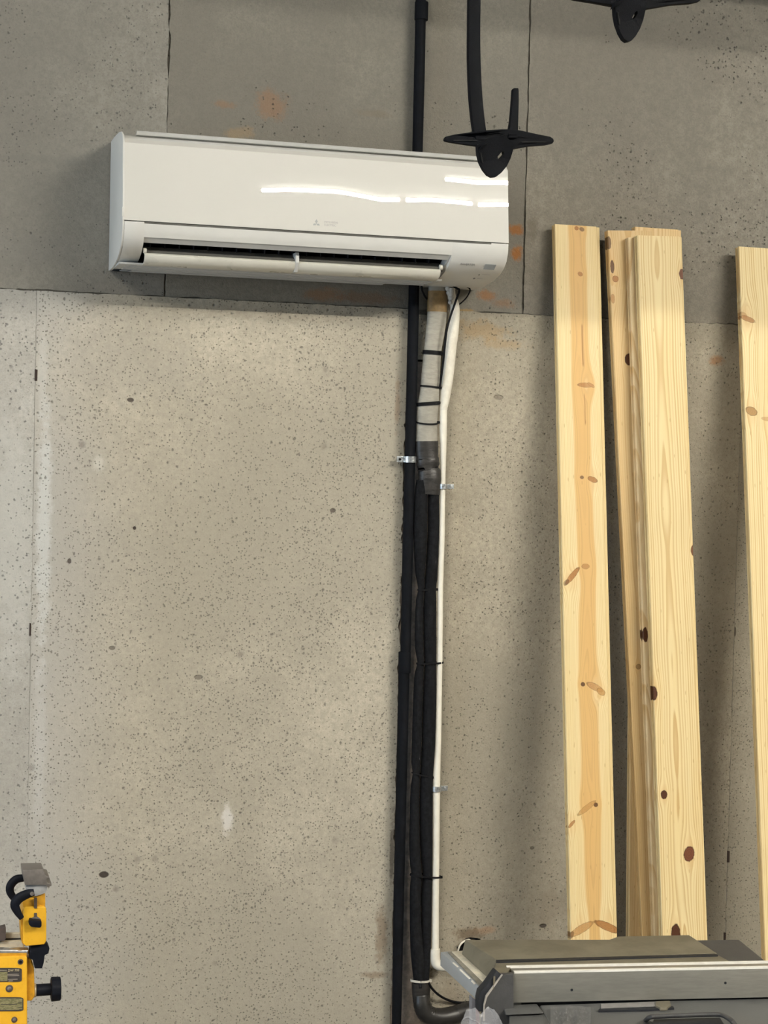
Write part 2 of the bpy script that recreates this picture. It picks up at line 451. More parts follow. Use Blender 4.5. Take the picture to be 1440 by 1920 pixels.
# end cheeks and casing as closed slices of the side outline
def slice_(x0, x1, pts, bv=0):
    return bevel(loft([[P3(x0, d, z) for d, z in pts], [P3(x1, d, z) for d, z in pts]]), bv, 2, 40)
full = [(0, 0), (.05, 0)] + [(d, z) for d, z in prof[::-1]] + [(.2268, .083), (.222, .245), (.212, .258), (.175, .268), (.14, .272), (.06, .279), (0, .28)]
b = bmesh.new()
side_p = full
new_obj('side_cap', slice_(0, .004, [(0, 0), (.05, 0)] + [(d, z) for d, z in prof[::-1]] + [(.2265, .10), (.2105, .245), (.2, .260), (.175, .270), (.14, .275), (.06, .279), (0, .28)], .0012), ac_shell, ac, True)
# casing: main shell behind the panel
shell = [(.037, .055), (.17, .055), (.17, .0795), (.214, .0795), (.197, .245), (.19, .255), (.14, .270), (.06, .278), (.037, .279)]
new_obj('casing', slice_(.004, AW-.0005, shell, .001), ac_shell, ac, True)
# lower front: left cheek, right cheek, strip above the outlet
lower = [(0, 0), (.05, 0)] + [(d, z) for d, z in prof[::-1]] + [(0, .079)]
b = slice_(.0042, OX0, lower, .0012); merge(b, slice_(OX1+.004, AW, lower, .0014))
strip = arc(ozt, .0795, 6)
b2 = slice_(OX0-.001, OX1+.005, strip+[(.17, ozt+.004), (.17, .0795)], 0); merge(b, b2)
new_obj('lower_front', b, ac_shell, ac, True)
# bevelled lip round the outlet
b = slice_(OX0, OX1, [(.2195, ozt+.0002), (.207, ozt-.0095), (.20, ozt-.006), (.20, ozt+.002)], 0)
merge(b, slice_(OX1-.0005, OX1+.0045, [(.221, ozt), (.203, ozt-.012), (.12, .003), (.10, .010), (.18, ozt)], .0006))
new_obj('outlet_lip', b, ac_grey, ac, True)
# cavity and slats in it
b = slice_(OX0, OX1+.001, [(.06, .0), (.075, .003), (.075, .048), (.175, .054), (.17, .0555), (.06, .0555)], 0)
new_obj('outlet_cavity', b, ac_dark, ac)
for k in range(22):
    x = OX0+.02+k*.0305
    new_obj('air_guide', box(x, x+.0018, -.165, -.08, AZ+.020, AZ+.053), ac_dark, ac)
# underside tray with ribs
b = slice_(.004, .615, [(0, 0), (.150, 0), (.153, .004), (.075, .005), (0, .02)], .0008)
merge(b, slice_(.615, .700, [(.037, 0), (.150, 0), (.153, .004), (.075, .005), (.037, .02)], .0))
merge(b, slice_(.700, OX1+.006, [(0, 0), (.150, 0), (.153, .004), (.075, .005), (0, .02)], .0008))
for d in (.03, .062, .094, .126): merge(b, box(.02, OX1-.01 if d > .04 else .61, -d-.002, -d, AZ-.0022, AZ+.001, 0))
new_obj('underside_tray', b, ac_grey, ac, True)
# inner ramp and vane pair with divider
ramp = [(.168, .0235), (.176, .0255), (.186, .0165), (.180, .0145)]
b = slice_(OX0+.004, OX1-.004, [(.155, .036), (.160, .0375), (.188, .0235), (.183, .0215)], .0005)
new_obj('upper_vane', b, plain('shaded_vane', (.16, .155, .14), .4, var=.05), ac, True)  # the grey paints the shade on this vane
vp = [(.178, .0225), (.187, .0215), (.192, .017), (.186, .006), (.172, .000), (.150, -.001), (.150, .001), (.170, .003), (.182, .009), (.186, .015), (.182, .019)]
for x0, x1 in ((OX0+.006, .372), (.380, OX1-.010)):
    v = new_obj('vane', slice_(x0, x1, vp, .0006), ac_vane, ac, True)
new_obj('vane_divider', slice_(.372, .380, [(.19, .040), (.194, .018), (.180, -.001), (.10, .001), (.10, .040)], .001), ac_grey, ac, True)
for x in (OX0+.003, OX1-.012):
    new_obj('vane_hinge', cyl(P3(x, .187, .026), (1, 0, 0), .0055, .007, 14, bv=.0008), ac_vane, ac, True)
# front panel, gently bowed, with thickness
bm = bmesh.new(); NX, NZ = 64, 18
def pf(u, v):
    d = .228 - .0185*v - .0012*(2*v-1)**2*0 - (.010*max(0, (v-.93)/.07)**2)
    return d
fr = [[bm.verts.new(P3(.0015+(AW-.0015)*i/NX, pf(i/NX, j/NZ), .0815+(.2515-.0815)*j/NZ)) for i in range(NX+1)] for j in range(NZ+1)]
bk = [[bm.verts.new(v.co+Vector((0, .009, 0))) for v in r] for r in fr]
for A, flip in ((fr, 0), (bk, 1)):
    for j in range(NZ):
        for i in range(NX):
            bm.faces.new((A[j][i], A[j][i+1], A[j+1][i+1], A[j+1][i]))
for j in (0, NZ):
    for i in range(NX): bm.faces.new((fr[j][i], fr[j][i+1], bk[j][i+1], bk[j][i]))
for i in (0, NX):
    for j in range(NZ): bm.faces.new((fr[j][i], fr[j+1][i], bk[j+1][i], bk[j][i]))
new_obj('front_panel', bm, ac_panel_m, ac, True)
# seam shadow gap insert (deeper between the finger notches)
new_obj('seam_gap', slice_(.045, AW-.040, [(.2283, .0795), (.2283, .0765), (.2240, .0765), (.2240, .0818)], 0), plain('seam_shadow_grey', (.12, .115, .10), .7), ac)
# top grille edge, seen above the panel
b = slice_(.034, AW-.02, [(.150, .272), (.168, .2755), (.170, .2735), (.166, .268), (.150, .268)], 0)
new_obj('top_grille', b, ac_grey, ac, True)
new_obj('panel_catch', box(-.0012, .002, -.229, -.224, AZ+.088, AZ+.107, .0005), ac_shell, ac)
# the mark: three rhombi, and wordmark
lx, lz = .424, .0975
bm = bmesh.new()
def rhomb(cx, cz, ang, a=.0052, w=.003):
    q = [(0, 0), (w, a*.9), (0, a*1.8), (-w, a*.9)]
    vs = [(cx+x*math.cos(ang)-z*math.sin(ang), cz+x*math.sin(ang)+z*math.cos(ang)) for x, z in q]
    dd = .2262
    loft([[P3(x, dd+.0004, z) for x, z in vs], [P3(x, dd-.002, z) for x, z in vs]], bm)
for a in (0, math.radians(120), math.radians(-120)): rhomb(lx-.0165, lz+.0005, a)
new_obj('emblem', bm, plain('logo_grey', (.46, .47, .46), .4, var=.03), ac)
TM = lambda x, d, z, tilt=0: Matrix.Translation(P3(x, d, z)) @ Matrix.Rotation(math.radians(90-tilt), 4, 'X')
fontmesh('MITSUBISHI', .0062, .0002, TM(.4395, .2260, lz+.0050), ink_l, 'wordmark', ac, .95)
fontmesh('ELECTRIC', .0062, .0002, TM(.4375, .2266, lz-.0010), ink_l, 'wordmark', ac, .95)
def dprof(z): return float(np.interp(z, pz[::-1], pd[::-1]))
def onf(x, z, off=.0004, dz=.004):
    t = math.degrees(math.atan2(dprof(z+dz)-dprof(z-dz), 2*dz)); return TM(x, dprof(z)+off, z, -t)
def tiltm(x, z):
    a = P3(x, dprof(z-.005), z-.005); b_ = P3(x, dprof(z+.005), z+.005); up = (b_-a).normalized(); rt = Vector((1, 0, 0)); nn = rt.cross(up)
    m = Matrix((rt, up, nn)).transposed().to_4x4(); m.translation = P3(x, dprof(z), z)+nn*.0006; return m
fontmesh('INVERTER', .0085, .0002, tiltm(.752, .0330), ink, 'badge_text', ac, .9)
bm = loft([[(-.0125, -.0085, 0), (.0125, -.0085, 0), (.0125, .0085, 0), (-.0125, .0085, 0)], [(-.0125, -.0085, .0006), (.0125, -.0085, .0006), (.0125, .0085, .0006), (-.0125, .0085, .0006)]])
bm.transform(tiltm(.8035, .0310)); new_obj('receiver_window', bm, plain('receiver_grey', (.36, .385, .40), .3, var=.03), ac)
for x, z, hw_ in ((.806, .0172, .0095), (.801, .0105, .0065)):
    bm = loft([[(-hw_, -.0005, 0), (hw_, -.0005, 0), (hw_, .0006, 0), (-hw_, .0006, 0)], [(-hw_, -.0005, .0003), (hw_, -.0005, .0003), (hw_, .0006, .0003), (-hw_, .0006, .0003)]])
    bm.transform(tiltm(x, z)); new_obj('print_line', bm, ink_l, ac)
for x, z, r in ((.7905, .0165, .0016), (.787, .0105, .0024)):
    bm = loft([[(r*math.cos(t)*1.0, r*1.6*math.sin(t), 0) for t in [k*math.pi/5 for k in range(10)]], [(r*math.cos(t), r*1.6*math.sin(t), .0006) for t in [k*math.pi/5 for k in range(10)]]])
    bm.transform(tiltm(x, z)); new_obj('indicator_lamp', bm, plain('lamp_grey', (.20, .20, .20), .3), ac)

# ------------------------------------------------------------------ black riser pipe
yp = -.022
bp = thing('riser_pipe', (Y(743, 1900, yp).x, yp, 0), 'long straight black plastic pipe running up behind the air conditioner', 'pipe')
low = Y(743.5, 1905, yp); bot = (low.x-.012, yp, .0, 9.2*mpp(low))
def pp(l, r_, py, y=yp):
    p = Y((l+r_)/2, py, y); return (p.x, p.y, p.z, (r_-l)/2*mpp(p))
lowp = [bot, pp(734.5, 752.5, 1915), pp(737.5, 757.5, 1690), pp(744, 764.5, 1400), pp(747.5, 768, 1258)]
new_obj('pipe_section', tube(lowp, 20), black_pl, bp, True)
upp = [pp(750.5, 770, 1224), pp(755, 775, 1000), pp(759, 779, 840), pp(763.5, 784.5, 640), pp(766, 786, 545), pp(773, 792.7, 280), pp(775.8, 796.3, 150), pp(778.6, 798.6, 30)]
topq = pp(779, 799, 0)
new_obj('pipe_section', tube(upp, 20), black_pl, bp, True)
new_obj('pipe_section', tube([pp(779, 798, 15), topq, (topq[0]+.03, yp, 4.2, topq[3])], 20), black_pl, bp, True)
def coupling(a, b, k=1.14):
    A = Vector(a[:3]); B = Vector(b[:3]); r = a[3]*k
    return cyl(A, B-A, r, (B-A).length, 24, bv=.0012)
new_obj('coupling', coupling(pp(747, 769.5, 1262), pp(747.5, 770, 1222), 1.03), black_pl, bp, True)
new_obj('coupling', coupling(pp(777.5, 802, 38), pp(778, 803, 4), 1.04), black_pl, bp, True)

# ------------------------------------------------------------------ refrigerant line set
yb = -.026
ls = thing('refrigerant_lines', (Y(795, 1850, yb).x, yb, Y(795, 1850, yb).z), 'bundle of two black insulated lines, wrapped white at the top and cable-tied', 'pipe')
wp = [(803, 838, 535), (801, 838, 575), (800, 837.5, 600), (797, 833, 630), (794, 828, 660), (790, 825.5, 700), (787, 824, 733), (783.5, 824, 752), (781.5, 822.5, 766), (781, 820.5, 790), (779.5, 820.5, 828)]
def wring(l, r_, py, fl=.62, y=yb, gr=0):
    p = Y((l+r_)/2, py, y); return (p.x, p.y, p.z, (r_-l)/2*mpp(p)+gr, fl)
new_obj('white_wrap', tube([wring(*q) for q in wp], 26, sm=3), wrap_m, ls, True)
new_obj('tan_tape', tube([wring(802, 838.5, 546, gr=.0006), wring(800.5, 838.5, 585, gr=.0008)], 26), tan_m, ls, True)
tp = [(778.5, 821.5, 827), (779, 821.5, 845), (781, 821, 858), (780.5, 823, 862), (782, 824, 872), (785, 821, 879), (784, 826.5, 884), (785, 826.8, 900), (786, 825.5, 915), (786, 824.5, 927)]
new_obj('duct_tape', tube([wring(*q, gr=.0012, fl=.66) for q in tp], 26, jitter=.03), duct_m, ls, True)
for (l_, r__, py_, dy_, w_) in ((786, 812, 861, 3, 1.6), (784, 822, 881, -6, 6.0), (784, 800, 878, 0, 7)):
    a_ = Y(l_, py_, yb-.0135); b_ = Y(r__, py_+dy_, yb-.0135); hh = w_*mpp(a_)/2
    new_obj('crease_shade', bevel(loft([[a_-Vector((0, 0, hh)), b_-Vector((0, 0, hh*.3)), b_+Vector((0, 0, hh*.3)), a_+Vector((0, 0, hh))], [v+Vector((0, .004, 0)) for v in (a_-Vector((0, 0, hh)), b_-Vector((0, 0, hh*.3)), b_+Vector((0, 0, hh*.3)), a_+Vector((0, 0, hh)))]]), .0003), tie_m, ls)  # crease shade in the duct tape, laid on as black strips
LL = [(781, 801, 900), (777, 801.5, 930), (775, 801, 1000), (777, 798.5, 1050), (779.5, 796, 1080), (784, 795, 1105), (780, 794, 1125), (777.5, 793, 1170), (778, 794, 1215), (782.5, 795, 1243), (778, 794, 1262), (775, 792.5, 1300),
      (772, 790, 1400), (771, 788, 1430), (774, 787, 1450), (770, 786.5, 1475), (768.5, 786, 1520), (767, 787, 1580), (769, 789, 1620), (771, 791, 1640), (769, 790, 1660), (768, 788.5, 1700), (769.5, 793.5, 1780), (774, 797, 1828), (776, 798, 1850)]
RR = [(803, 824, 900), (802.5, 823.5, 930), (802, 823.5, 1000), (799, 821, 1060), (797, 820, 1085), (796, 817.5, 1106), (794.5, 818.5, 1130), (794, 818, 1170), (795, 818.3, 1225), (796.5, 818, 1244), (795, 818, 1270), (793, 818, 1320),
      (791, 815.5, 1400), (789, 812, 1450), (787, 811, 1500), (788, 811, 1580), (791, 810.5, 1620), (793, 810.6, 1642), (791, 810, 1665), (790, 809.6, 1700), (790, 808, 1780), (788, 805, 1828), (787, 804, 1850)]
new_obj('insulated_line', tube([pp(*q, y=yb) for q in LL], 16, sm=2), foam, ls, True)
new_obj('insulated_line', tube([pp(*q, y=yb) for q in RR], 16, sm=2), foam, ls, True)
def tie(l, r_, py, dy=0, fl=.62, w=3.0, bow=0, m=tie_m, head=True, y=yb):
    A = Y(l, py, y); B = Y(r_, py+dy, y); c = (A+B)/2; rx = (B-A).length/2+.0008; u = (B-A).normalized(); nrm = Vector((0, -1, 0)); zz = u.cross(nrm)
    if zz.z < 0: zz = -zz
    hw = w*mpp(c)/2; bm = bmesh.new(); rings = []
    for k in range(32):
        t = 2*math.pi*k/32; ca, sa = math.cos(t), math.sin(t)
        pnt = lambda q: c+u*(rx+q)*ca+nrm*(rx*fl+q)*sa + zz*(-bow*mpp(c)*max(0, sa))
        rings.append([pnt(0)-zz*hw, pnt(.0011)-zz*hw, pnt(.0011)+zz*hw, pnt(0)+zz*hw])
    rings.append(rings[0]); loft(rings, bm, caps=False)
    bmesh.ops.remove_doubles(bm, verts=bm.verts, dist=1e-6)
    o = new_obj('cable_tie', bm, m, ls, True)
    if head:
        p = c+u*rx*.93+nrm*.004
        new_obj('tie_head', box(p.x-.0035, p.x+.0035, p.y-.003, p.y+.003, p.z-.0028, p.z+.0028, .0007), m, o, True)
tie(794, 828.5, 660, 3, w=7.5, y=yb)
tie(789, 825, 723.5, 4, w=3.4); tie(782.5, 823, 758.5, -3, w=6.8); tie(781, 821.5, 791, 1, w=3, bow=4)
tie(784, 818, 1106, -1, fl=.45, w=3.2); tie(782, 830, 1244, -2, fl=.45, w=3.2, head=False)
tie(773, 813, 1449, 8, fl=.5, w=2); tie(770, 827, 1640, 4, fl=.42, w=3.2)
tie(771, 806, 1838, 0, fl=.55, w=4, m=plain('pale_tie_nylon', (.50, .48, .42), .5))
new_obj('duct_tape', tube([wring(772, 806, 1842, gr=.001), wring(773, 806, 1860, gr=.001), wring(775, 806, 1878, gr=.001)], 20, jitter=.04), duct_m, ls, True)
el = [Y(790, 1865, yb), Y(792, 1886, yb-.004), Y(803, 1903, yb-.005), Y(825, 1908, yb-.002), Y(852, 1903, yb+.004), Y(874, 1896, yb+.003), Y(892, 1892, yb+.003)]
el = smoothpath([(p.x, p.y, p.z, r) for p, r in zip(el, (.017, .020, .021, .021, .0205, .020, .019))], 8)
el = [(a[0], a[1], a[2], a[3]*(1+.045*(k % 2))) for k, a in enumerate(el)]
new_obj('elbow_sleeve', tube(el, 22), plain('black_rubber_sleeve', (.018, .017, .016), .38, spec=.5, var=.2), ls, True)

# thin black power cable and white condensate pipe
def cable(name, pts, r, label, mat=tie_m, cat='cable', seg=10):
    P = [tuple(Y(a, b_, y))+(r,) for a, b_, y in pts]
    o = new_obj(name, tube(P, seg, sm=6), mat, None, True); tag(o, label, cat); return o
cable('power_cable', [(846, 534, -.05), (857, 541, -.052), (861, 545, -.055), (854, 566, -.056), (845, 592, -.057), (838, 618, -.0555), (834, 650, -.053), (831, 680, -.047), (827, 710, -.043), (824.5, 726, -.04)], .0024,
      'thick black cable running diagonally down from under the air conditioner across the white hose')
cable('sensor_wire', [(871, 536, -.06), (876, 538, -.05), (880.5, 541, -.045), (881, 546, -.04), (876, 556, -.035), (869, 564, -.035), (862, 570, -.033), (856, 573, -.02)], .0016,
      'thin black wire looping out beside the white hose under the air conditioner')
cable('stray_wire', [(790, 533, -.03), (792, 545, -.03), (797, 556, -.03), (802, 562, -.02)], .0022, 'short black wire end between the black pipe and the tan tape')
cable('control_cable', [(803, 1842, -.035), (812, 1856, -.03), (828, 1869, -.02), (846, 1877, -.01), (864, 1880, -.006), (880, 1879, -.006)], .0028, 'black cable curving from the tape wrap at the bottom towards the wall hole')

yw = -.030
cp = thing('condensate_pipe', (Y(815, 1810, yw).x, yw, Y(815, 1810, yw).z), 'white condensate drain pipe running down the wall to an elbow', 'pipe')
W1 = [(836, 853, 541), (838, 855, 556), (843, 861, 572), (842, 861.5, 600), (838, 859.5, 625), (834, 856, 650), (829.5, 851.5, 695), (826, 845.5, 735), (824, 839.5, 764), (824, 839, 769)]
new_obj('wrapped_hose', tube([pp(*q, y=yw) for q in W1], 20, sm=4, jitter=.02), wrapw, cp, True)
W2 = [(824.5, 838.5, 766), (823.5, 838, 800), (825, 837, 840), (826, 835.5, 890), (824, 834.5, 960), (823, 834, 1000), (820, 831, 1100), (818.8, 829.6, 1240), (815.5, 827, 1400), (811.5, 825.5, 1450), (811, 825, 1500), (811, 824, 1600), (810, 823, 1690), (809, 823, 1790)]
new_obj('pipe_section', tube([pp(*q, y=yw) for q in W2], 20, jitter=.012), pvc, cp, True)
e = [Y(815.5, 1779, yw), Y(815.5, 1796, yw), Y(818, 1806, yw), Y(826, 1811, yw), Y(838, 1811, yw)]
new_obj('elbow', tube([(p.x, p.y, p.z, 9.5*mpp(p)) for p in e], 20, sm=4), pvc, cp, True)
bl = cyl(Y(846, 540, -.045), (0, 0, -1), .006, .02, 12, bv=.002)
for q, r in (((840, 541), .0065), ((843, 549), .008), ((846, 558), .006), ((844, 567), .005)):
    s_ = bmesh.new(); bmesh.ops.create_icosphere(s_, subdivisions=2, radius=r, matrix=Matrix.Translation(Y(*q, -.042))); merge(bl, s_)
new_obj('sealant', bl, plain('white_sealant', (.60, .58, .54), .5, bump=.6, bsc=150), cp, True)

# clamps
def clamp(px, py, side, w, label, rpx, y):
    c = Y(px, py, y); m = mpp(c); r = rpx*m+.0016; hw = w*m/2
    t = thing('pipe_clamp', (c.x, c.y, c.z), label, 'clamp')
    bm = bmesh.new(); rings = []
    for k in range(19):
        a = math.pi*k/18; v = Vector((math.cos(a), -math.sin(a), 0))
        rings.append([c+v*r+Vector((0, 0, -hw)), c+v*(r+.0014)+Vector((0, 0, -hw)), c+v*(r+.0014)+Vector((0, 0, hw)), c+v*r+Vector((0, 0, hw))])
    loft(rings, bm)
    new_obj('strap', bm, zinc, t, True)
    x0 = c.x+side*r; x1 = c.x+side*(r+.017)
    new_obj('foot', box(min(x0, x1), max(x0, x1), c.y-.0008, c.y+.0012, c.z-hw, c.z+hw, .0006), zinc, t)
    xs_ = c.x+side*(r+.010)
    new_obj('screw', cyl((xs_, c.y-.0008, c.z), (0, -1, 0), .0030, .002, 12, bv=.0006), tie_m if side < 0 else zinc, t, True)
    new_obj('screw_shank', cyl((xs_, c.y+.001, c.z), (0, 1, 0), .0016, abs(y)+.004, 8), zinc, t)
clamp(768.5, 861.5, -1, 11.5, 'galvanised clamp with a screw hole on the black riser pipe', 10.2, yp)
clamp(830.5, 912, 1, 9, 'upper small galvanised clamp on the white pipe beside the duct tape', 6.2, yw)
clamp(818, 1478.5, 1, 9.5, 'lower small galvanised clamp with a round screw head on the white pipe', 7.2, yw)

# conduit loop in the wall hole
cb = [Y(858, 1792, -.006), Y(860, 1778, -.012), Y(866, 1768, -.012), Y(877, 1762, .0), Y(890, 1762, .03)]
o = new_obj('conduit_loop', tube([tuple(p)+(.0022,) for p in cb]+[], 10, sm=6), pvc, None, True); tag(o, 'thin white cable curving out of the round wall hole behind the saw', 'cable')
bw = thing('wall_sleeve', (hp.x, .02, hp.z), 'black sleeve lining the round hole low in the wall', 'pipe')
rings = []
for q, yy in ((rr*.98, .043), (rr*.98, .004), (rr*.9, .004), (rr*.9, .043)):
    rings.append([(hp.x+q*math.cos(t), yy, hp.z+q*math.sin(t)) for t in [2*math.pi*k/28 for k in range(28)]])
new_obj('sleeve_rim', loft(rings, None, True, False), black_pl, bw, True)
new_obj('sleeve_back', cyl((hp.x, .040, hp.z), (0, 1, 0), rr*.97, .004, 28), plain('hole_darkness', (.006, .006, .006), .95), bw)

# ------------------------------------------------------------------ pine boards
def pine(name, knots, w, heart=None, base=(.80, .655, .36), late=(.54, .33, .125), c=.5, seed=0., slope=.018, a0=.012, freq=230, cracks=(), contrast=.7):
    """knots: (u, v, ru, rv, angle, colour, strength) metres in the board's own frame"""
    n = NT(name, .52, .3)
    xz = n.xyz(); x, z = xz[0], xz[2]
    psi = x
    masks = []
    for (u, v, ru, rv, an, colr, st) in knots:
        ca, sa = math.cos(an), math.sin(an)
        dx = n.sub(x, u); dz = n.sub(z, v)
        rx = n.add(n.mul(dx, ca), n.mul(dz, sa)); rz = n.sub(n.mul(dz, ca), n.mul(dx, sa))
        ex = n.div(rx, ru); ez = n.div(rz, rv)
        e2 = n.add(n.mul(ex, ex), n.mul(ez, ez))
        sz = n.div(dz, min(max(ru, rv), .016)*3.2); sx = n.div(dx, min(max(ru, .006), .011)*1.7)
        q = n.add(n.mul(sx, sx), n.mul(sz, sz))
        psi = n.sub(psi, n.mul(dx, n.div(.85, n.add(1., n.mul(q, q)))))
        masks.append((e2, q, colr, st))
    lowz = n.scale(n.co(), (14, 14, 1.6))
    nz = n.noise(n.vadd(lowz, (seed, seed*2, 0)), 1, 3, .5)
    psi2 = n.add(psi, n.mul(n.sub(nz, .5), .012))
    a = n.add(a0, n.add(n.mul(z, slope), n.mul(n.sub(n.noise(n.comb(0., seed, n.mul(z, 1.6)), 1.3, 2), .5), .035)))
    cx = n.sub(psi2, c*w)
    r = n.f('SQRT', n.add(n.mul(cx, cx), n.mul(a, a)))
    rr_ = n.mul(r, freq)
    fr_ = n.f('FRACT', rr_)
    line = n.mul(n.ss(fr_, .25, .88), n.ss(fr_, .9, 1.0, 1, 0))
    rg = n.noise(n.comb(n.f('FLOOR', rr_), seed, 0.), 3.1, 0)
    line = n.mul(line, n.ss(rg, .3, .7, .35, 1.))
    fib = n.noise(n.scale(n.co(), (420, 420, 7)), 1, 2, .6)
    col = n.mix(n.mul(n.ss(fib, .3, .75), .28), base, tuple(t*.82 for t in base))
    col = n.mix(n.mul(n.ss(n.noise(n.scale(n.co(), (22, 22, 3.0)), 1, 2), .45, .7), .3), col, (base[0]*.93, base[1]*.83, base[2]*.66))
    if heart:
        hx = n.f('ABSOLUTE', n.sub(psi2, heart[0]))
        hm = n.ss(hx, heart[1]*.8, heart[1]*1.15, 1, 0)
        col = n.mix(n.mul(hm, heart[2]), col, (.66, .385, .125))
    col = n.mix(n.mul(line, contrast), col, late)
    # resin flecks
    d, cc = n.vor(n.scale(n.co(), (150, 150, 34)), 1, 1, True)
    fl = n.mul(n.ss(d, .10, .22, 1, 0), n.ss(n.xyz(cc)[0], .80, .84))
    col = n.mix(n.mul(fl, .5), col, (.42, .25, .09))
    for (u, v0, v1, ww) in cracks:
        wob = n.mul(n.sub(n.noise(n.comb(0., 0., z), 14, 2), .5), .004)
        m_ = n.mul(n.ss(n.f('ABSOLUTE', n.sub(n.sub(x, wob), u)), ww*.4, ww, 1, 0), n.mul(n.ss(z, v0, v0+.01), n.ss(z, v1-.01, v1, 1, 0)))
        col = n.mix(n.mul(m_, .75), col, (.33, .16, .05))
    for (e2, q, colr, st) in masks:
        ed = n.add(e2, n.mul(n.sub(n.noise(n.co(), 160, 2), .5), .7))
        col = n.mix(n.mul(n.ss(q, .0, .9, 1, 0), .35*min(1, st)), col, (.66, .41, .17))
        kc = n.mix(n.mul(n.ss(n.f('FRACT', n.mul(n.f('SQRT', e2), 3.2)), .4, .9), .45), colr, tuple(t*.62 for t in colr))
        kc = n.mix(n.mul(n.ss(e2, .6, 1.0), .75), kc, tuple(t*.35 for t in colr))
        col = n.mix(n.mul(n.ss(ed, .85, 1.25, 1, 0), st), col, kc)
    n.color(col)
    n.bump(n.sub(n.mul(fib, .5), n.mul(line, .25)), .10, .001)
    return n.m
DK = (.085, .030, .012); RB = (.17, .058, .026); OR = (.38, .155, .038); LO = (.50, .26, .075)
end_m = plain('pine_end_grain', (.52, .36, .17), .7, var=.2, sc=200)

def board(topL, botL, ytop, ybot, wpx_top, label, knots=(), th=.019, length_top=None, side='R', frame_only=False, group=None, **kw):
    """left edge through two photo points on planes ytop/ybot; the board runs on to the floor"""
    T = Y(*topL, ytop); B = Y(*botL, ybot)
    a = (T-B).normalized(); foot = B - a*(B.z/a.z)
    w_ = Vector((1, 0, 0)); w_ = (w_ - a*w_.dot(a)).normalized(); nrm = a.cross(w_)   # points back or front
    if nrm.y < 0: nrm = -nrm
    # right-handed frame: x across, y back, z along
    Mx = Matrix((w_, a.cross(w_), a)).transposed().to_4x4(); Mx.translation = foot
    Wd = wpx_top*mpp(T); L = (T-foot).length
    inv = Mx.inverted()
    def loc(px, py):
        o = inv @ CAM; d = (inv.to_3x3() @ ray(px, py)); t = -o.y/d.y; q = o+d*t
        return q.x, q.z
    mp = mpp(T)
    K = []
    for (px, py, ru, rv, an, colr, st) in knots:
        u, v = loc(px, py); K.append((u, v, ru*mp, rv*mp, -an, colr, st))
    cr = [(loc(a_[0], a_[1])[0], loc(a_[0], a_[2])[1], loc(a_[0], a_[1])[1], a_[3]*mp) for a_ in kw.pop('cracks', ())]
    hb = kw.pop('heart', None)
    if hb: hb = (hb[0]*Wd, hb[1]*Wd, hb[2])
    mat = pine('pine_'+str(len(bpy.data.materials)), K, Wd, heart=hb, cracks=cr, **kw)
    # cross-section: face, arris, small V and tongue ledge on the right, groove on the left
    t = th; ch = .0022; tw = .0085
    sec = [(0, .0015), (.0015, 0), (Wd-tw-ch, 0), (Wd-tw, .0070), (Wd-tw+.001, .0062), (Wd-.001, .0062), (Wd, .0072), (Wd, t-.0070), (Wd-tw, t-.006), (Wd-tw, t), (.002, t), (0, t-.001), (0, t-.0065), (.006, t-.0070), (.006, .0072), (0, .0068)]
    nL = 24; rings = []
    for i in range(nL+1):
        z = L*i/nL; rings.append([(x, y, z) for x, y in sec])
    bm = loft(rings)
    o = new_obj('pine_board', bm, [mat], None, False, world=False)
    o.matrix_world = Mx
    tag(o, label, 'board', group)
    return o
kb1 = [(1081, 428, 4, 4, 0, OR, .9), (1091, 430, 5, 4, .3, DK, .7), (1088, 514, 5, 4, .5, OR, .8), (1098, 722, 16, 4.5, 0, OR, .75), (1108, 722, 8, 3, .5, (.5, .26, .09), .8),
       (1091, 895, 4, 3, 0, DK, .8), (1111, 899, 10, 5, .35, OR, .85), (1098, 1062, 8, 5, 0, OR, .6), (1073, 1080, 21, 5, -.85, OR, .9), (1062, 1092, 7, 4, -.8, DK, .6),
       (1093, 1283, 4, 4, 0, DK, .9), (1115, 1288, 17, 6, .45, (.5, .27, .10), .9), (1127, 1297, 9, 6, .6, LO, .8), (1117, 1509, 4, 4, 0, DK, .9), (1100, 1515, 22, 5, -.6, LO, .7), (1072, 1545, 9, 3, -.8, OR, .8),
       (1090, 1742, 26, 7, -.45, (.50, .24, .07), .75), (1140, 1738, 28, 7, .42, (.38, .16, .04), .9), (1070, 1754, 8, 5, -.8, DK, .6)]
board((1040, 420), (1070, 1760), -.030, -.235, 93, 'pale pine board standing alone left of the board stack, with orange heartwood stripe', kb1,
      heart=(.50, .18, .8), c=.5, seed=1.3, slope=.004, a0=.006, freq=300, cracks=((1091, 605, 690, 2), (1096, 735, 800, 1.2)), contrast=.6)
kbE = [(1281, 513, 8.5, 9.5, 0, RB, 1), (1303, 1032, 6, 10, 0, RB, .95), (1225, 1300, 8, 13, 0, DK, 1), (1245, 1490, 6.5, 8, 0, DK, 1), (1292, 1601, 10.5, 14, .25, RB, 1), (1267, 1750, 9, 17, 0, DK, 1)]
board((1190, 425), (1179, 1750), -.030, -.120, 98, 'pine board at the back of the stack, its top end rising highest above the others', (), seed=4.4, c=.3, base=(.74, .55, .285), th=.018)
board((1139, 432), (1204, 1750), -.053, -.165, 92, 'pine board fanned out furthest left in the stack, with dark bark spots on its edge',
      [(1142, 455, 4, 12, 0, DK, .8), (1148, 500, 4, 12, 0, DK, .9), (1154, 523, 6, 6, 0, (.42, .2, .07), 1), (1149, 560, 4, 9, 0, OR, .6), (1179, 674, 8, 11, 0, DK, 1), (1197, 1250, 5, 5, 0, (.35, .22, .09), 1)], seed=6.1, c=.45, slope=.01, base=(.68, .50, .255))
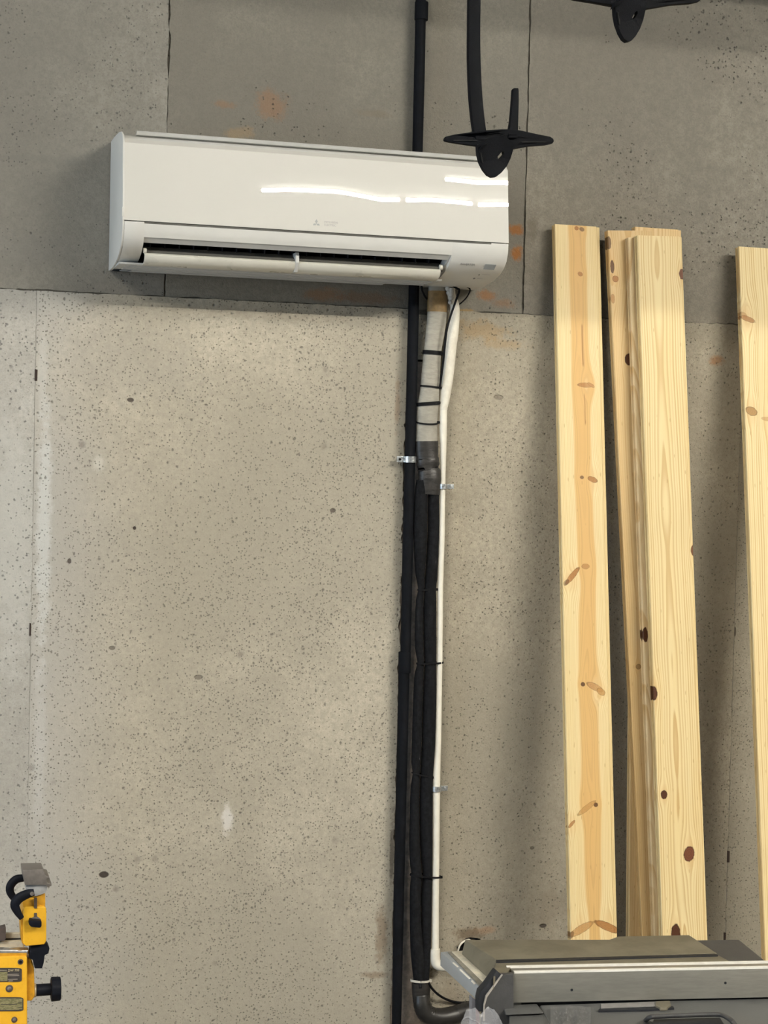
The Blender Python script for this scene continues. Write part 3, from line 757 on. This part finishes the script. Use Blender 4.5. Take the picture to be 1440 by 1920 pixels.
board((1178, 445), (1227, 1750), -.076, -.200, 93, 'pine board just behind the front board, only a narrow pale edge showing',
      [(1210, 1190, 5, 14, 0, DK, 1)], seed=8.8, c=.0, base=(.75, .59, .35), freq=420, slope=.02)
board((1195, 441), (1242, 1752), -.099, -.232, 93.5, 'front pine board of the stack, broad pale face with dark round knots', kbE, seed=2.6, c=.42, slope=.009, a0=.004, freq=190, contrast=.8)
board((1385, 462), (1435, 1800), -.045, -.29, 102, 'pine board at the right edge of the view, cut off by the frame',
      [(1395, 590, 8, 4, .6, OR, .6), (1402, 598, 16, 5, .3, OR, .8), (1409, 771, 12, 8, .35, (.42, .24, .08), 1), (1440, 786, 14, 4, .1, OR, .5)], seed=11.5, c=.75, slope=.012, freq=200, contrast=.8)

# ------------------------------------------------------------------ black hanging hooks
def hook(cx, cy, k, y, label, straps, prong, name='hanging_hook', tx=1., to=0.):
    """cx, cy: centre of the wings in the photo; k: size factor"""
    c = Y(cx, cy, y)
    t = thing(name, (c.x, c.y, c.z), label, 'hook', 'black hanging hooks')
    def q(dx, dy, yy=0): return Y(cx+dx*k, cy+dy*k, y+yy)
    # wings: one lens-shaped plate with a dished centre; slots are cut through
    out_t = [(-104, -1), (-101, -6), (-85, -10), (-50, -15), (-25, -18), (5, -20), (20, -20), (38, -18), (70, -11), (95, -6), (101, -2)]
    out_b = [(102, 3), (99, 7), (85, 10), (55, 12), (27, 17), (0, 22), (-25, 18), (-42, 12), (-70, 8), (-95, 4), (-102, 2)]
    pts = out_t+out_b
    f = [q(a, b, -.022*math.cos(min(1, abs(a)/104)*math.pi/2)) for a, b in pts]
    bk_ = [p+Vector((0, .008*k, 0)) for p in f]
    bm = loft([f, bk_]); bevel(bm, .0012, 2)
    new_obj('wing_plate', bm, black_paint, t, True)
    # raised rims and slots on the wings
    for s_, x0, x1, yy in ((-1, -86, -42, 1), (1, 42, 86, 4)):
        sl = [(x0, yy-1.1), (x1, yy-1.1), (x1+2, yy), (x1, yy+1.1), (x0, yy+1.1), (x0-2, yy)]
        g_ = [q(a, b, -.0235*math.cos(min(1, abs(a)/104)*math.pi/2)-.0008) for a, b in sl]
        new_obj('wing_slot', loft([g_, [p+Vector((0, .003, 0)) for p in g_]]), plain('slot_black', (.002, .002, .002), .9), t)
    # downward tongue with a through slot: outer outline minus slot
    tong = [(-42, 10), (-41, 26), (-37, 42), (-30, 56), (-22, 66), (-14, 70), (-6, 69), (3, 62), (13, 50), (20, 36), (25, 20), (27, 8), (10, -8), (-20, -4)]
    slot = [(-4, 32), (-3, 36), (2, 33), (8, 26), (7, 22), (3, 23)]
    tong = [(a*tx+to, b) for a, b in tong]; slot = [(a*tx+to, b) for a, b in slot]
    bm = bmesh.new(); ed = []; lv = []
    for lp in (tong, slot):
        vs = [bm.verts.new(q(a, b, -.032-.010*max(0, (40-b)/50))) for a, b in lp]; lv.append(vs)
        ed += [bm.edges.new((vs[i], vs[(i+1) % len(vs)])) for i in range(len(vs))]
    bmesh.ops.triangle_fill(bm, edges=ed, use_beauty=True)
    for vs in lv:
        b_ = [bm.verts.new(v.co+Vector((0, .009*k, 0))) for v in vs]
        for i in range(len(vs)): j = (i+1) % len(vs); bm.faces.new((vs[i], vs[j], b_[j], b_[i]))
    g2 = bmesh.ops.triangle_fill
    new_obj('tongue_plate', bm, black_paint, t, False)
    # folded keel joining strap and prong
    kf = [q(-38, 18, -.040), q(-34, 10, -.042), (q(20, -16, -.030)), q(14, -6, -.030)]
    new_obj('keel', bevel(loft([kf, [p+Vector((0, .010, 0)) for p in kf]]), .0012), black_paint, t)
    def flat(pix, th, nm):
        rings = []
        for (l, r_, py, dy) in smoothpath(pix, 5):
            A = Y(l, py, y+dy); B = Y(r_, py, y+dy); o_ = Vector((0, th, 0)); rings.append([A, B, B+o_, A+o_])
        b = loft(rings); bevel(b, .0012, 2, 50); return new_obj(nm, b, black_paint, t, True)
    sl = [(-36, 24), (-34.5, 24), (-31, 38), (-30.5, 44), (-32, 44), (-35, 34)]
    g_ = [q(a*tx+to, b, -.0335-.010*max(0, (40-b)/50)) for a, b in sl]
    new_obj('tongue_slot', loft([g_, [p+Vector((0, .002, 0)) for p in g_]]), plain('slot_black', (.002, .002, .002), .9), t)
    if straps: flat(straps, .012, 'strap')
    if prong: flat(prong, .010, 'prong')
    return t, q
yh = -1.3
st = [(880, 902, -8, 0), (879.5, 901, 60, 0), (879.5, 902, 120, 0), (882, 905, 180, 0), (887, 910, 230, -.004), (893, 915, 262, -.012)]
prg = [(964, 972, 165, 0), (962.5, 972.8, 170, 0), (961, 973, 190, 0), (958, 972, 225, -.004), (953, 971, 258, -.012)]
t, q = hook(937, 262, 1.0, yh, 'lower black hanging hook with curved strap and prong, in front of the air conditioner', st, prg)
def strap_up(t, l, r_, py, y):
    A = Y(l, py, y); B = Y(r_, py, y); b = loft([[A, B, B+Vector((0, .012, 0)), A+Vector((0, .012, 0))], [Vector((v.x, v.y, 4.2)) for v in (A+Vector((.02, 0, 0)), B+Vector((.02, 0, 0)), B+Vector((.02, .012, 0)), A+Vector((.02, .012, 0)))]])
    new_obj('upper_strap', bevel(b, .001), black_paint, t)
strap_up(t, 880, 902, -7, yh)
t, q = hook(1194, -6, 1.19, -1.69, 'upper black hanging hook, cut off by the top of the frame', None, None, tx=.72, to=-4)
strap_up(t, 1170, 1215, -10, -1.69)

# ------------------------------------------------------------------ table saw
alu = NT('brushed_aluminium', .42, .5, .55)
h = alu.noise(alu.scale(alu.co(), (6, 200, 200)), 1, 3, .6)
alu.color(alu.mix(alu.ss(h, .3, .7), (.30, .292, .26), (.34, .33, .295))).bump(h, .12, .001); alu = alu.m
dusty = NT('dusty_aluminium', .7, .3, 0)
h = dusty.noise(dusty.scale(dusty.co(), (1, 1, 1)), 45, 4, .7)
dusty.color(dusty.mix(dusty.ss(h, .35, .65), (.58, .55, .46), (.78, .72, .58))); dusty = dusty.m
edge_w = plain('pale_edge', (.80, .78, .72), .4, var=.05)  # pale strips along the rail edges
cast = NT('grey_cast_plastic', .6, .35)
h = cast.noise(cast.co(), 14, 4, .65); h2 = cast.noise(cast.co(), 180, 3, .7)
cast.color(cast.mix(cast.ss(h, .3, .7), (.145, .128, .09), (.20, .18, .13))).bump(h2, .25, .001); cast = cast.m
darkp = plain('dark_grey_plastic', (.06, .06, .061), .55, var=.12, sc=40, bump=.2)
bodyp = plain('saw_body_grey', (.115, .117, .114), .5, var=.08, sc=25, bump=.15)
blackp = plain('black_rubber', (.011, .013, .018), .6, var=.2)
zt_ = .725; zs_ = .70
O = Z(963, 1822, zt_)
saw = thing('table_saw', (O.x+.3, O.y, 0), 'grey table saw with aluminium fence rail in front of the leaning boards', 'saw')
def rings_px(*rs): return [[Z(a, b, z) for a, b, z in r] for r in rs]
# rear table section with chamfered left flank
top = [(872, 1762), (1143, 1761.5), (1160, 1755.5), (1292, 1753), (1344, 1787), (931, 1799.5)]
zr = zt_
up_ = [Z(a, b, zr) for a, b in top]
lo_ = [Z(866, 1786, zs_)]+[p-Vector((0, 0, .025)) for p in up_[1:5]]+[Z(921, 1836, zs_)]
new_obj('rear_table', bevel(loft([[p-Vector((0, 0, .03)) for p in lo_], lo_, up_]), .0015), cast, saw, True)
new_obj('table_groove', bevel(slab([(930, 1799.5), (1340, 1788), (1346, 1790), (1346, 1791.5), (930, 1804)], zr+.0004, .004), 0), blackp, saw)
new_obj('table_rim', slab([(930, 1803), (1348, 1791.5), (1372, 1804.5), (958, 1813), (950, 1824), (938, 1826), (925, 1832)], zr-.0015, .024, .001), cast, saw, True)
# aluminium front rail: tall face with bright arrises
def rail(pix_top, z, h, th): return slab(pix_top, z, h, .0012)
f0, f1 = Z(963, 1822, zt_), Z(1480, 1812, zt_)
ed = (f1-f0).normalized(); bk = Vector((-ed.y, ed.x, 0))
def railbox(s0, s1, d0, d1, z0, z1, bv=0, m=alu, nm='rail'):
    c = [f0+ed*s0+bk*d0, f0+ed*s1+bk*d0, f0+ed*s1+bk*d1, f0+ed*s0+bk*d1]
    b = loft([[Vector((p.x, p.y, z0)) for p in c], [Vector((p.x, p.y, z1)) for p in c]]); bevel(b, bv)
    return b
Lr = .60
new_obj('front_rail', railbox(0, Lr, 0, .022, zt_-.0575, zt_, .0012), alu, saw, True)
new_obj('rail_arris', railbox(.001, Lr, -.0006, .006, zt_-.0035, zt_+.0006, .0004), edge_w, saw)
new_obj('rail_arris', railbox(-.006, Lr, .031, .036, zt_-.004, zt_+.0012, .0004), edge_w, saw)
new_obj('rail_channel', railbox(0, Lr, .020, .045, zt_-.05, zt_-.003, .0004), cast, saw)
for (px, py) in ((1072, 1856), (1360, 1843)):
    d = ray(px, py); t_ = (f0-CAM).dot(bk)/d.dot(bk); p = CAM+d*t_
    new_obj('rail_hole', cyl(p-bk*.0006, bk, .0024, .001, 12), blackp, saw)
# left side rail running back to the wall
s_top = [(826, 1785), (846, 1785), (908, 1850), (905, 1856)]
new_obj('side_rail', slab([(826, 1785), (845, 1783.5), (912, 1846), (905, 1857)], zs_-.006, .027, .001), plain('satin_aluminium', (.42, .45, .48), .4, metal=.3, var=.05), saw, True)
new_obj('side_rail_top', slab([(847, 1784), (870, 1782), (922, 1829), (911, 1846)], zs_-.003, .012, .0008), dusty, saw, True)
new_obj('side_rail_slot', slab([(840, 1784.5), (848, 1784), (912, 1846), (905, 1853)], zs_-.004, .004, .0004), plain('dull_bronze_strip', (.23, .215, .18), .6, var=.2), saw)
for (a, b_, c_, d_) in ((855, 1805, 864, 1813), (868, 1818, 886, 1835), (890, 1839, 896, 1845)):
    new_obj('pale_edge_strip', slab([(a-7, b_), (a-4, b_-1), (c_-4, d_-1), (c_-7, d_)], zs_-.0036, .001), edge_w, saw)
# black end cap bent over the corner, and the dark end plate
ys = f0.y-.01
cap = [(932, 1820), (940, 1827), (926, 1846), (912, 1866), (908, 1880), (906, 1897), (898, 1897), (898, 1874), (901, 1860), (912, 1848)]
new_obj('corner_cap', ext(cap, ys-.004, .022, .0015), blackp, saw, True)
plate = [(941, 1828), (963, 1826), (963, 1905), (940, 1940), (905, 1940), (907, 1890), (912, 1868), (927, 1847)]
new_obj('end_plate', ext(plate, ys-.006, .012, .001), darkp, saw)
new_obj('end_plate_edge', ext([(941, 1827), (943, 1828), (914, 1869), (909, 1886), (909, 1915), (906, 1915), (907, 1884), (911, 1867)], ys-.0075, .003, 0), plain('plate_edge_grey', (.40, .37, .33), .5), saw)
new_obj('corner_post', ext([(884, 1868), (898, 1880), (898, 1990), (884, 1990)], ys+.02, .014, .001), plain('post_grey', (.20, .20, .22), .5), saw)
new_obj('red_strip', ext([(893, 1876), (899, 1881), (899, 1950), (893, 1950)], ys+.018, .002, 0), plain('faded_red_strip', (.36, .22, .20), .6), saw)
# lower body in front of and below the rail
zb = zt_-.062
body_t = [Z(1012, 1884, zb), Z(1480, 1868, zb), Z(1520, 2010, zb-.02), Z(1075, 2010, zb-.02)]
bb = [p-Vector((0, 0, .30)) for p in body_t]; bb = [Vector((p.x, p.y, .34)) for p in bb]
new_obj('body', bevel(loft([bb, body_t]), .004, 3), bodyp, saw, True)
new_obj('body_side_block', bevel(loft([[Z(a, b, zb-.16) for a, b in ((940, 1886), (1008, 1882), (1028, 1912), (945, 1918))], [Z(a, b, zb) for a, b in ((943, 1886), (1006, 1882), (1020, 1900), (948, 1903))]]), .003, 3), bodyp, saw, True)
new_obj('body_side_step', slab([(955, 1903), (1024, 1901), (1040, 1940), (955, 1940)], zb-.005, .05, .002), bodyp, saw, True)
new_obj('label_recess', slab([(1122, 1893), (1125, 1891), (1262, 1886), (1264, 1890), (1215, 1893), (1122, 1895)], zb+.0006, .003), blackp, saw)
new_obj('label_plate', slab([(1127, 1882), (1229, 1878), (1232, 1886), (1127, 1890.5)], zb+.0012, .003), plain('pale_label', (.27, .26, .25), .5), saw)
new_obj('catch_block', slab([(1229, 1877), (1256, 1876), (1258, 1884), (1250, 1889), (1238, 1889), (1229, 1885)], zb+.004, .006, .0012), cast, saw, True)
# arched carry handle
hz = zb+.012
hpth = [Z(1212, 1912, zb-.004), Z(1219, 1907, hz), Z(1236, 1905.5, hz), Z(1290, 1903.5, hz), Z(1340, 1902, hz), Z(1358, 1905, hz), Z(1374, 1916, hz), Z(1382, 1930, zb-.005)]
new_obj('carry_handle', tube([tuple(p)+(.006,) for p in hpth], 12, sm=4, flat=.7), darkp, saw, True)
new_obj('handle_recess', slab([(1226, 1911), (1350, 1908), (1372, 1945), (1215, 1945)], zb+.0005, .004), blackp, saw)
# stand out of view: four legs to the floor
cb_ = [sum((p for p in body_t), Vector())/4]
for i, p in enumerate(body_t):
    q0 = p.lerp(cb_[0], .12); q0 = Vector((q0.x, q0.y, .36)); q1 = p.lerp(cb_[0], -.05)
    new_obj('leg', tube([(q1.x, q1.y, 0, .014), (q0.x, q0.y, q0.z, .014)], 12), darkp, saw, True)
pz_ = [Z(900, 1830, zt_-.03), Z(1330, 1795, zt_-.03)]
new_obj('bearer', bevel(loft([[Vector((a.x, a.y, .55)) for a in (f0+ed*.02, f0+ed*.5, f0+ed*.5+bk*.2, f0+ed*.02+bk*.2)], [Vector((a.x, a.y, zt_-.005)) for a in (f0+ed*.02+bk*.03, f0+ed*.5+bk*.03, f0+ed*.5+bk*.2, f0+ed*.02+bk*.2)]]), .003), darkp, saw)

# clear plastic bag lying at the corner of the saw
bagm = NT('clear_plastic_film', .18, .6)
bagm.color((.55, .56, .60)); bagm.b.inputs['Transmission Weight'].default_value = .0
bagm.b.inputs['Alpha'].default_value = .35; bagm = bagm.m
def bag(cells, y, amp, name, label, zdepth=.05):
    A, B, C_, D_ = cells; n_ = 26; bm = bmesh.new(); rnd = random.Random(5); G = []
    cr = [(rnd.random(), rnd.random(), rnd.uniform(0, 6.28), rnd.uniform(3, 9)) for _ in range(16)]
    for j in range(n_+1):
        row = []
        for i in range(n_+1):
            u, v = i/n_, j/n_; hgt = 0
            for (a, b_, an, fq) in cr: hgt += abs(math.sin((u-a)*math.cos(an)*fq+(v-b_)*math.sin(an)*fq))
            hgt = hgt/16-.5
            a1 = (A[0]*(1-u)+B[0]*u, A[1]*(1-u)+B[1]*u); a2 = (D_[0]*(1-u)+C_[0]*u, D_[1]*(1-u)+C_[1]*u)
            px = a1[0]*(1-v)+a2[0]*v; py = a1[1]*(1-v)+a2[1]*v
            row.append(bm.verts.new(Y(px, py, y-zdepth*v)+Vector((hgt*amp*.6, hgt*amp, hgt*amp*.8))))
        G.append(row)
    for j in range(n_):
        for i in range(n_): bm.faces.new((G[j][i], G[j][i+1], G[j+1][i+1], G[j+1][i]))
    r = bmesh.ops.solidify(bm, geom=bm.faces[:], thickness=.0004)
    o = new_obj(name, bm, bagm, None, True); tag(o, label, 'bag'); return o
bag(((872, 1903), (925, 1896), (975, 1975), (845, 1975)), ys-.06, .05, 'plastic_bag', 'crumpled clear plastic bag at the lower left corner of the grey saw')
# glossy wrap with highlights on the body
bm = bmesh.new(); G = []
for j in range(17):
    row = []
    for i in range(25):
        u, v = i/24, j/16; p = Z(1032+u*76, 1890+v*60, zb+.003)
        hh = .003*math.sin(u*19+v*3)*(.3+v)+.006*math.exp(-((u-.45)/.3)**2)*math.exp(-((v-.1)/.12)**2)
        row.append(bm.verts.new(p+Vector((0, 0, hh+.002))))
    G.append(row)
for j in range(16):
    for i in range(24): bm.faces.new((G[j][i], G[j][i+1], G[j+1][i+1], G[j+1][i]))
gw = NT('glossy_clear_film', .06, .8); gw.color((.30, .30, .30)); gw.b.inputs['Alpha'].default_value = .35
bmesh.ops.solidify(bm, geom=bm.faces[:], thickness=.0004)
o = new_obj('plastic_film', bm, gw.m, None, True); tag(o, 'shiny clear plastic film lying on the grey saw body below the rail', 'film')

# ------------------------------------------------------------------ yellow saw on its bench at the left
yel = NT('yellow_enamel', .42, .45)
h = yel.noise(yel.co(), 60, 4, .65); h3 = yel.noise(yel.co(), 240, 3, .7)
cY = yel.mix(yel.mul(yel.ss(h, .35, .75), .35), (.80, .44, .025), (.62, .30, .012))
yel.color(yel.mix(yel.mul(yel.ss(h3, .62, .72), .35), cY, (.40, .21, .03))); yel = yel.m
yeld = plain('yellow_casting', (.62, .31, .015), .5, var=.15, sc=70)
steel = plain('worn_steel', (.19, .172, .158), .45, metal=.4, var=.12, sc=120)
silver = NT('polished_tube', .25, .5, .9)
h = silver.noise(silver.scale(silver.co(), (200, 200, 8)), 1, 2); silver.color(silver.mix(h, (.50, .50, .50), (.85, .84, .80))); silver = silver.m
blk = plain('black_handle_plastic', (.0045, .006, .011), .6, spec=.15, var=.2)
brown = plain('brown_block', (.075, .058, .052), .7, var=.2)
yc = -.75
base = Y(25, 2150, yc)
bench_z = base.z
cs = thing('chop_saw', (base.x, yc, bench_z), 'yellow chop saw with black knob and clamp at the lower left corner', 'saw')
R_ = lambda p, r=.25: rounded(p, 3, r)
new_obj('housing', ext([(-60, 1795), (49, 1793), (51, 1796), (51, 2150), (-60, 2150)], yc, .09, .002, 3), yel, cs, True)
new_obj('side_casting', ext([(49, 1795), (57, 1797), (64, 1815), (65.5, 1868), (60, 1877), (49, 1877)], yc+.015, .07, .003, 3), yeld, cs, True)
def plate_(l, t, r_, b_, m, nm, yy=0.0): return new_obj(nm, ext(R_([(l, t), (r_, t), (r_, b_), (l, b_)], .12), yc-.0012+yy, .003), m, cs)
gl = plain('dark_label', (.045, .040, .040), .5, var=.2); gg = NT('worn_green_label', .6, .3)
h = gg.noise(gg.scale(gg.co(), (1, 1, 3)), 200, 3, .7); gg.color(gg.mix(gg.ss(h, .4, .6), (.15, .145, .07), (.26, .24, .13))); gg = gg.m
lp1 = plate_(-60, 1815, 41, 1841, gl, 'rating_plate'); lp2 = plate_(-60, 1870, 44, 1896, gl, 'warning_plate')
new_obj('plate_print', ext([(-60, 1823), (14, 1822), (14, 1839), (-60, 1840)], yc-.0016, .001), gg, cs)
new_obj('plate_print', ext([(-60, 1872.5), (42, 1872), (42, 1893.5), (-60, 1894)], yc-.0016, .001), gg, cs)
for (l, r_, yy) in ((14, 35, 1826.5), (14, 36, 1829), (15, 33, 1836), (16, 24, 1839)):
    new_obj('print_line', ext([(l, yy), (r_, yy-.6), (r_, yy+.8), (l, yy+1.2)], yc-.0017, .001), plain('print_line_grey', (.26, .23, .20), .6), cs)
for (l, r_, yy) in ((2, 32, 1883), (33, 41, 1880), (36, 41, 1892), (35, 41, 1889)):
    new_obj('print_line', ext([(l, yy), (r_, yy-.3), (r_, yy+.8), (l, yy+.9)], yc-.0019, .001), gl, cs)
txm = plain('cream_print', (.55, .47, .30), .6)
def txt(s, px, py, h_px, m, xs_=1.):
    p = Y(px, py, yc-.0016); return fontmesh(s, h_px*mpp(p), .0002, Matrix.Translation(p) @ Matrix.Rotation(math.radians(90), 4, 'X') @ Matrix.Rotation(math.radians(-1.3), 4, 'Z'), m, 'plate_text', cs, xs_)
txt('DW 703', 25.5, 1819.5, 6.2, txm, .95)
new_obj('print_line', ext([(-60, 1819), (13, 1818.5), (13, 1820.5), (-60, 1821)], yc-.0017, .001), plain('dim_print', (.24, .21, .17), .6), cs)
for (px, py, r, m) in ((38.5, 1803.5, 5.6, brown), (17.5, 1853.5, 7.4, brown), (27, 1912, 6, brown)):
    p = Y(px, py, yc); s_ = new_obj('screw', cyl(p+Vector((0, .001, 0)), (0, -1, 0), r*mpp(p), .0022, 20, r*.9*mpp(p), .0004), m, cs, True)
    new_obj('screw_dome', cyl(p+Vector((0, -.0012, 0)), (0, -1, 0), r*.55*mpp(p), .0022, 16, r*.25*mpp(p)), steel if r > 5.8 else blk, s_, True)
def xtube(l, r_, t, b_, yy, m, nm):
    A = Y(l, (t+b_)/2, yc+yy); B = Y(r_, (t+b_)/2-(r_-l)*.0, yc+yy); rad = (b_-t)/2*mpp(A)
    return new_obj(nm, cyl(A, B-A, rad, (B-A).length, 22, bv=.001), m, cs, True)
xtube(-60, 52, 1776, 1792, .012, silver, 'guide_tube')
new_obj('tube_seat', ext([(-60, 1788), (50, 1787), (50, 1796), (-60, 1796)], yc+.004, .03), yeld, cs)
new_obj('fence_bar', ext([(-60, 1768), (42, 1765), (44, 1778), (-60, 1779)], yc+.03, .012, .001), dusty, cs)
new_obj('fence_bar', ext([(-60, 1752), (40, 1750), (40, 1759), (-60, 1761)], yc+.05, .010, .001), dusty, cs)
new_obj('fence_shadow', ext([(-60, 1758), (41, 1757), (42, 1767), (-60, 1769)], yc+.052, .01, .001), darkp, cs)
new_obj('stop_block', ext([(-60, 1745), (0, 1741), (11, 1738), (11, 1760), (8, 1765), (-60, 1767)], yc+.02, .02, .001), brown, cs)
# upright arm
new_obj('upright_arm', ext(R_([(44, 1700), (87, 1700), (87, 1764), (83, 1771), (48, 1774), (43, 1768)], .12), yc-.012, .045, .002, 3), yel, cs, True)
new_obj('upright_back', ext([(38, 1725), (44, 1700), (46, 1772), (41, 1768)], yc-.004, .05, .001), yeld, cs, True)
new_obj('arm_slide', ext([(42, 1693), (50, 1678), (85, 1676), (85, 1702), (44, 1702)], yc-.006, .035, .0015), yeld, cs, True)
for (t_, b_) in ((1684, 1703), (1712, 1724)):
    new_obj('arm_slot', ext([(64, t_), (69.5, t_), (69.5, b_), (64, b_)], yc-.0135, .003), brown, cs)
nb = Y(66, 1732, yc-.012)
kn = new_obj('lock_knob', ext(R_([(56, 1725), (78, 1727), (78, 1737), (75, 1740), (58, 1738), (54, 1733)], .2), yc-.028, .017, .0015), blk, cs, True)
new_obj('knob_washer', ext(R_([(60, 1721), (70, 1719), (77, 1724), (77, 1728), (58, 1727)], .2), yc-.016, .005, .001), steel, kn, True)
# clamp head
new_obj('clamp_jaw', ext([(42, 1631), (81, 1630), (86, 1642), (92, 1643), (93, 1646), (87, 1648), (89, 1656), (97, 1657), (97, 1661), (90, 1664), (85, 1659), (47, 1660), (44, 1648)], yc-.018, .05, .0012), steel, cs, True)
new_obj('clamp_saddle', ext(R_([(48, 1659), (88, 1658), (89, 1668), (84, 1675), (66, 1681), (50, 1676)], .2), yc-.012, .035, .0015), plain('bright_casting', (.46, .47, .48), .4, metal=.4, var=.1), cs, True)
def arm_(pts, yy, nm='clamp_lever'):
    P = [tuple(Y(a, b_, yc+yy))+(r*mpp(Y(a, b_, yc+yy)),) for a, b_, r in pts]
    return new_obj(nm, tube(P, 14, sm=5, flat=.75), blk, cs, True)
arm_([(44, 1646, 7), (30, 1649, 8), (20, 1660, 8), (19, 1672, 7.5), (27, 1686, 6)], .015)
l2 = arm_([(64, 1673, 6.5), (52, 1676, 8.5), (36, 1684, 9.5), (28, 1696, 9), (33, 1710, 7), (41, 1722, 5)], -.030)
p = Y(60, 1675.5, yc-.036)
new_obj('rivet', cyl(p, (0, -1, 0), .0036, .002, 14, bv=.0006), steel, l2, True)
# lever below the arm and the side knob
new_obj('lower_lever', ext(R_([(57, 1775), (88, 1770), (93, 1778), (91, 1788), (84, 1791), (82, 1806), (79, 1816), (65, 1816), (62, 1800), (55, 1797)], .15), yc-.002, .03, .002), blk, cs, True)
kz = Y(68, 1856.5, yc+.03); m_ = mpp(kz)
sk = new_obj('side_knob', cyl(kz+Vector((27*m_, 0, 0)), (1, 0, 0), 23.5*m_, 18*m_, 10, 22.5*m_, bv=.003), blk, cs, True)
new_obj('knob_shaft', cyl(kz, (1, 0, 0), 11.2*m_, 29*m_, 20), blk, sk, True)
new_obj('knob_washer', cyl(kz+Vector((-4*m_, 0, 0)), (1, 0, 0), 13*m_, 3.2*m_, 20), plain('brass_washer', (.50, .42, .28), .4, metal=.5), sk, True)
new_obj('foot_block', box(base.x-.09, base.x+.02, yc, yc+.12, bench_z-.001, bench_z+.02, .003), darkp, cs)
wb = thing('workbench', (base.x-.3, yc+.05, 0), 'wooden workbench under the yellow saw, below the view', 'bench')
wood = plain('bench_plywood', (.50, .36, .20), .6, var=.2, sc=20)
new_obj('bench_top', box(base.x-.9, base.x+.06, yc-.45, yc+.14, bench_z-.045, bench_z-.001, .003), wood, wb)
for x in (base.x-.85, base.x-.01):
    for y in (yc-.40, yc+.07): new_obj('leg', box(x, x+.06, y, y+.06, 0, bench_z-.045, .002), wood, wb)

# ------------------------------------------------------------------ ceiling tube lights (behind and above the camera)
def emit(name, col, s):
    m = bpy.data.materials.new(name); m.use_nodes = True; nt = m.node_tree
    b = nt.nodes['Principled BSDF']; b.inputs['Base Color'].default_value = (.9, .9, .9, 1)
    b.inputs['Emission Color'].default_value = col+(1,); b.inputs['Emission Strength'].default_value = s; return m
em_far = emit('tube_glow_far', (1, .95, .84), TUBE_FAR); em_near = emit('tube_glow_near', (1, .93, .80), TUBE_NEAR)
housing = plain('white_lamp_housing', (.7, .7, .68), .5)
def tube_light(x0, x1, y, z, em, label, r=.028):
    label = label.pop(0)
    t = thing('tube_light', ((x0+x1)/2, y, z), label, 'lamp', 'tube lights on the ceiling behind the viewer')
    new_obj('lamp_tube', cyl((x0, y, z), (1, 0, 0), r, x1-x0, 10), em, t, True)
    new_obj('lamp_housing', box(x0-.02, x1+.02, y-.05, y+.05, z+.02, z+.06, .004), housing, t)
    for x in (x0+.1, x1-.1): new_obj('hanger_rod', box(x, x+.01, y-.005, y+.005, z+.06, 4.2, 0), housing, t)
LB = ['%s tube light of the pair hanging at the far left behind the viewer' % a for a in ('left', 'right')]+['tube light hanging at the %s of the farthest row behind the viewer' % a for a in ('left end', 'left middle', 'right middle', 'right end')]+['tube light hanging at the %s of the middle row behind the viewer' % a for a in ('left', 'right')]+['tube light hanging at the %s of the %s row behind the viewer' % (a, b) for b, a in [('nearest', q) for q in ('left', 'right')]]
for x in (-4.1, -2.85): tube_light(x, x+1.15, -5.0, 4.1, em_far, LB, .0105)
for x, x1 in ((1.33, 2.06), (2.10, 2.46), (2.50, 3.65), (3.75, 4.90)): tube_light(x, x1, -5.0, 4.1, em_far, LB, .009)
for x in (2.22, 3.45): tube_light(x, x+1.15, -4.70, 4.1, em_far, LB, .009)
for x in (-2.5, 2.6): tube_light(x, x+1.5, -3.6, 3.93, em_near, LB, .005)
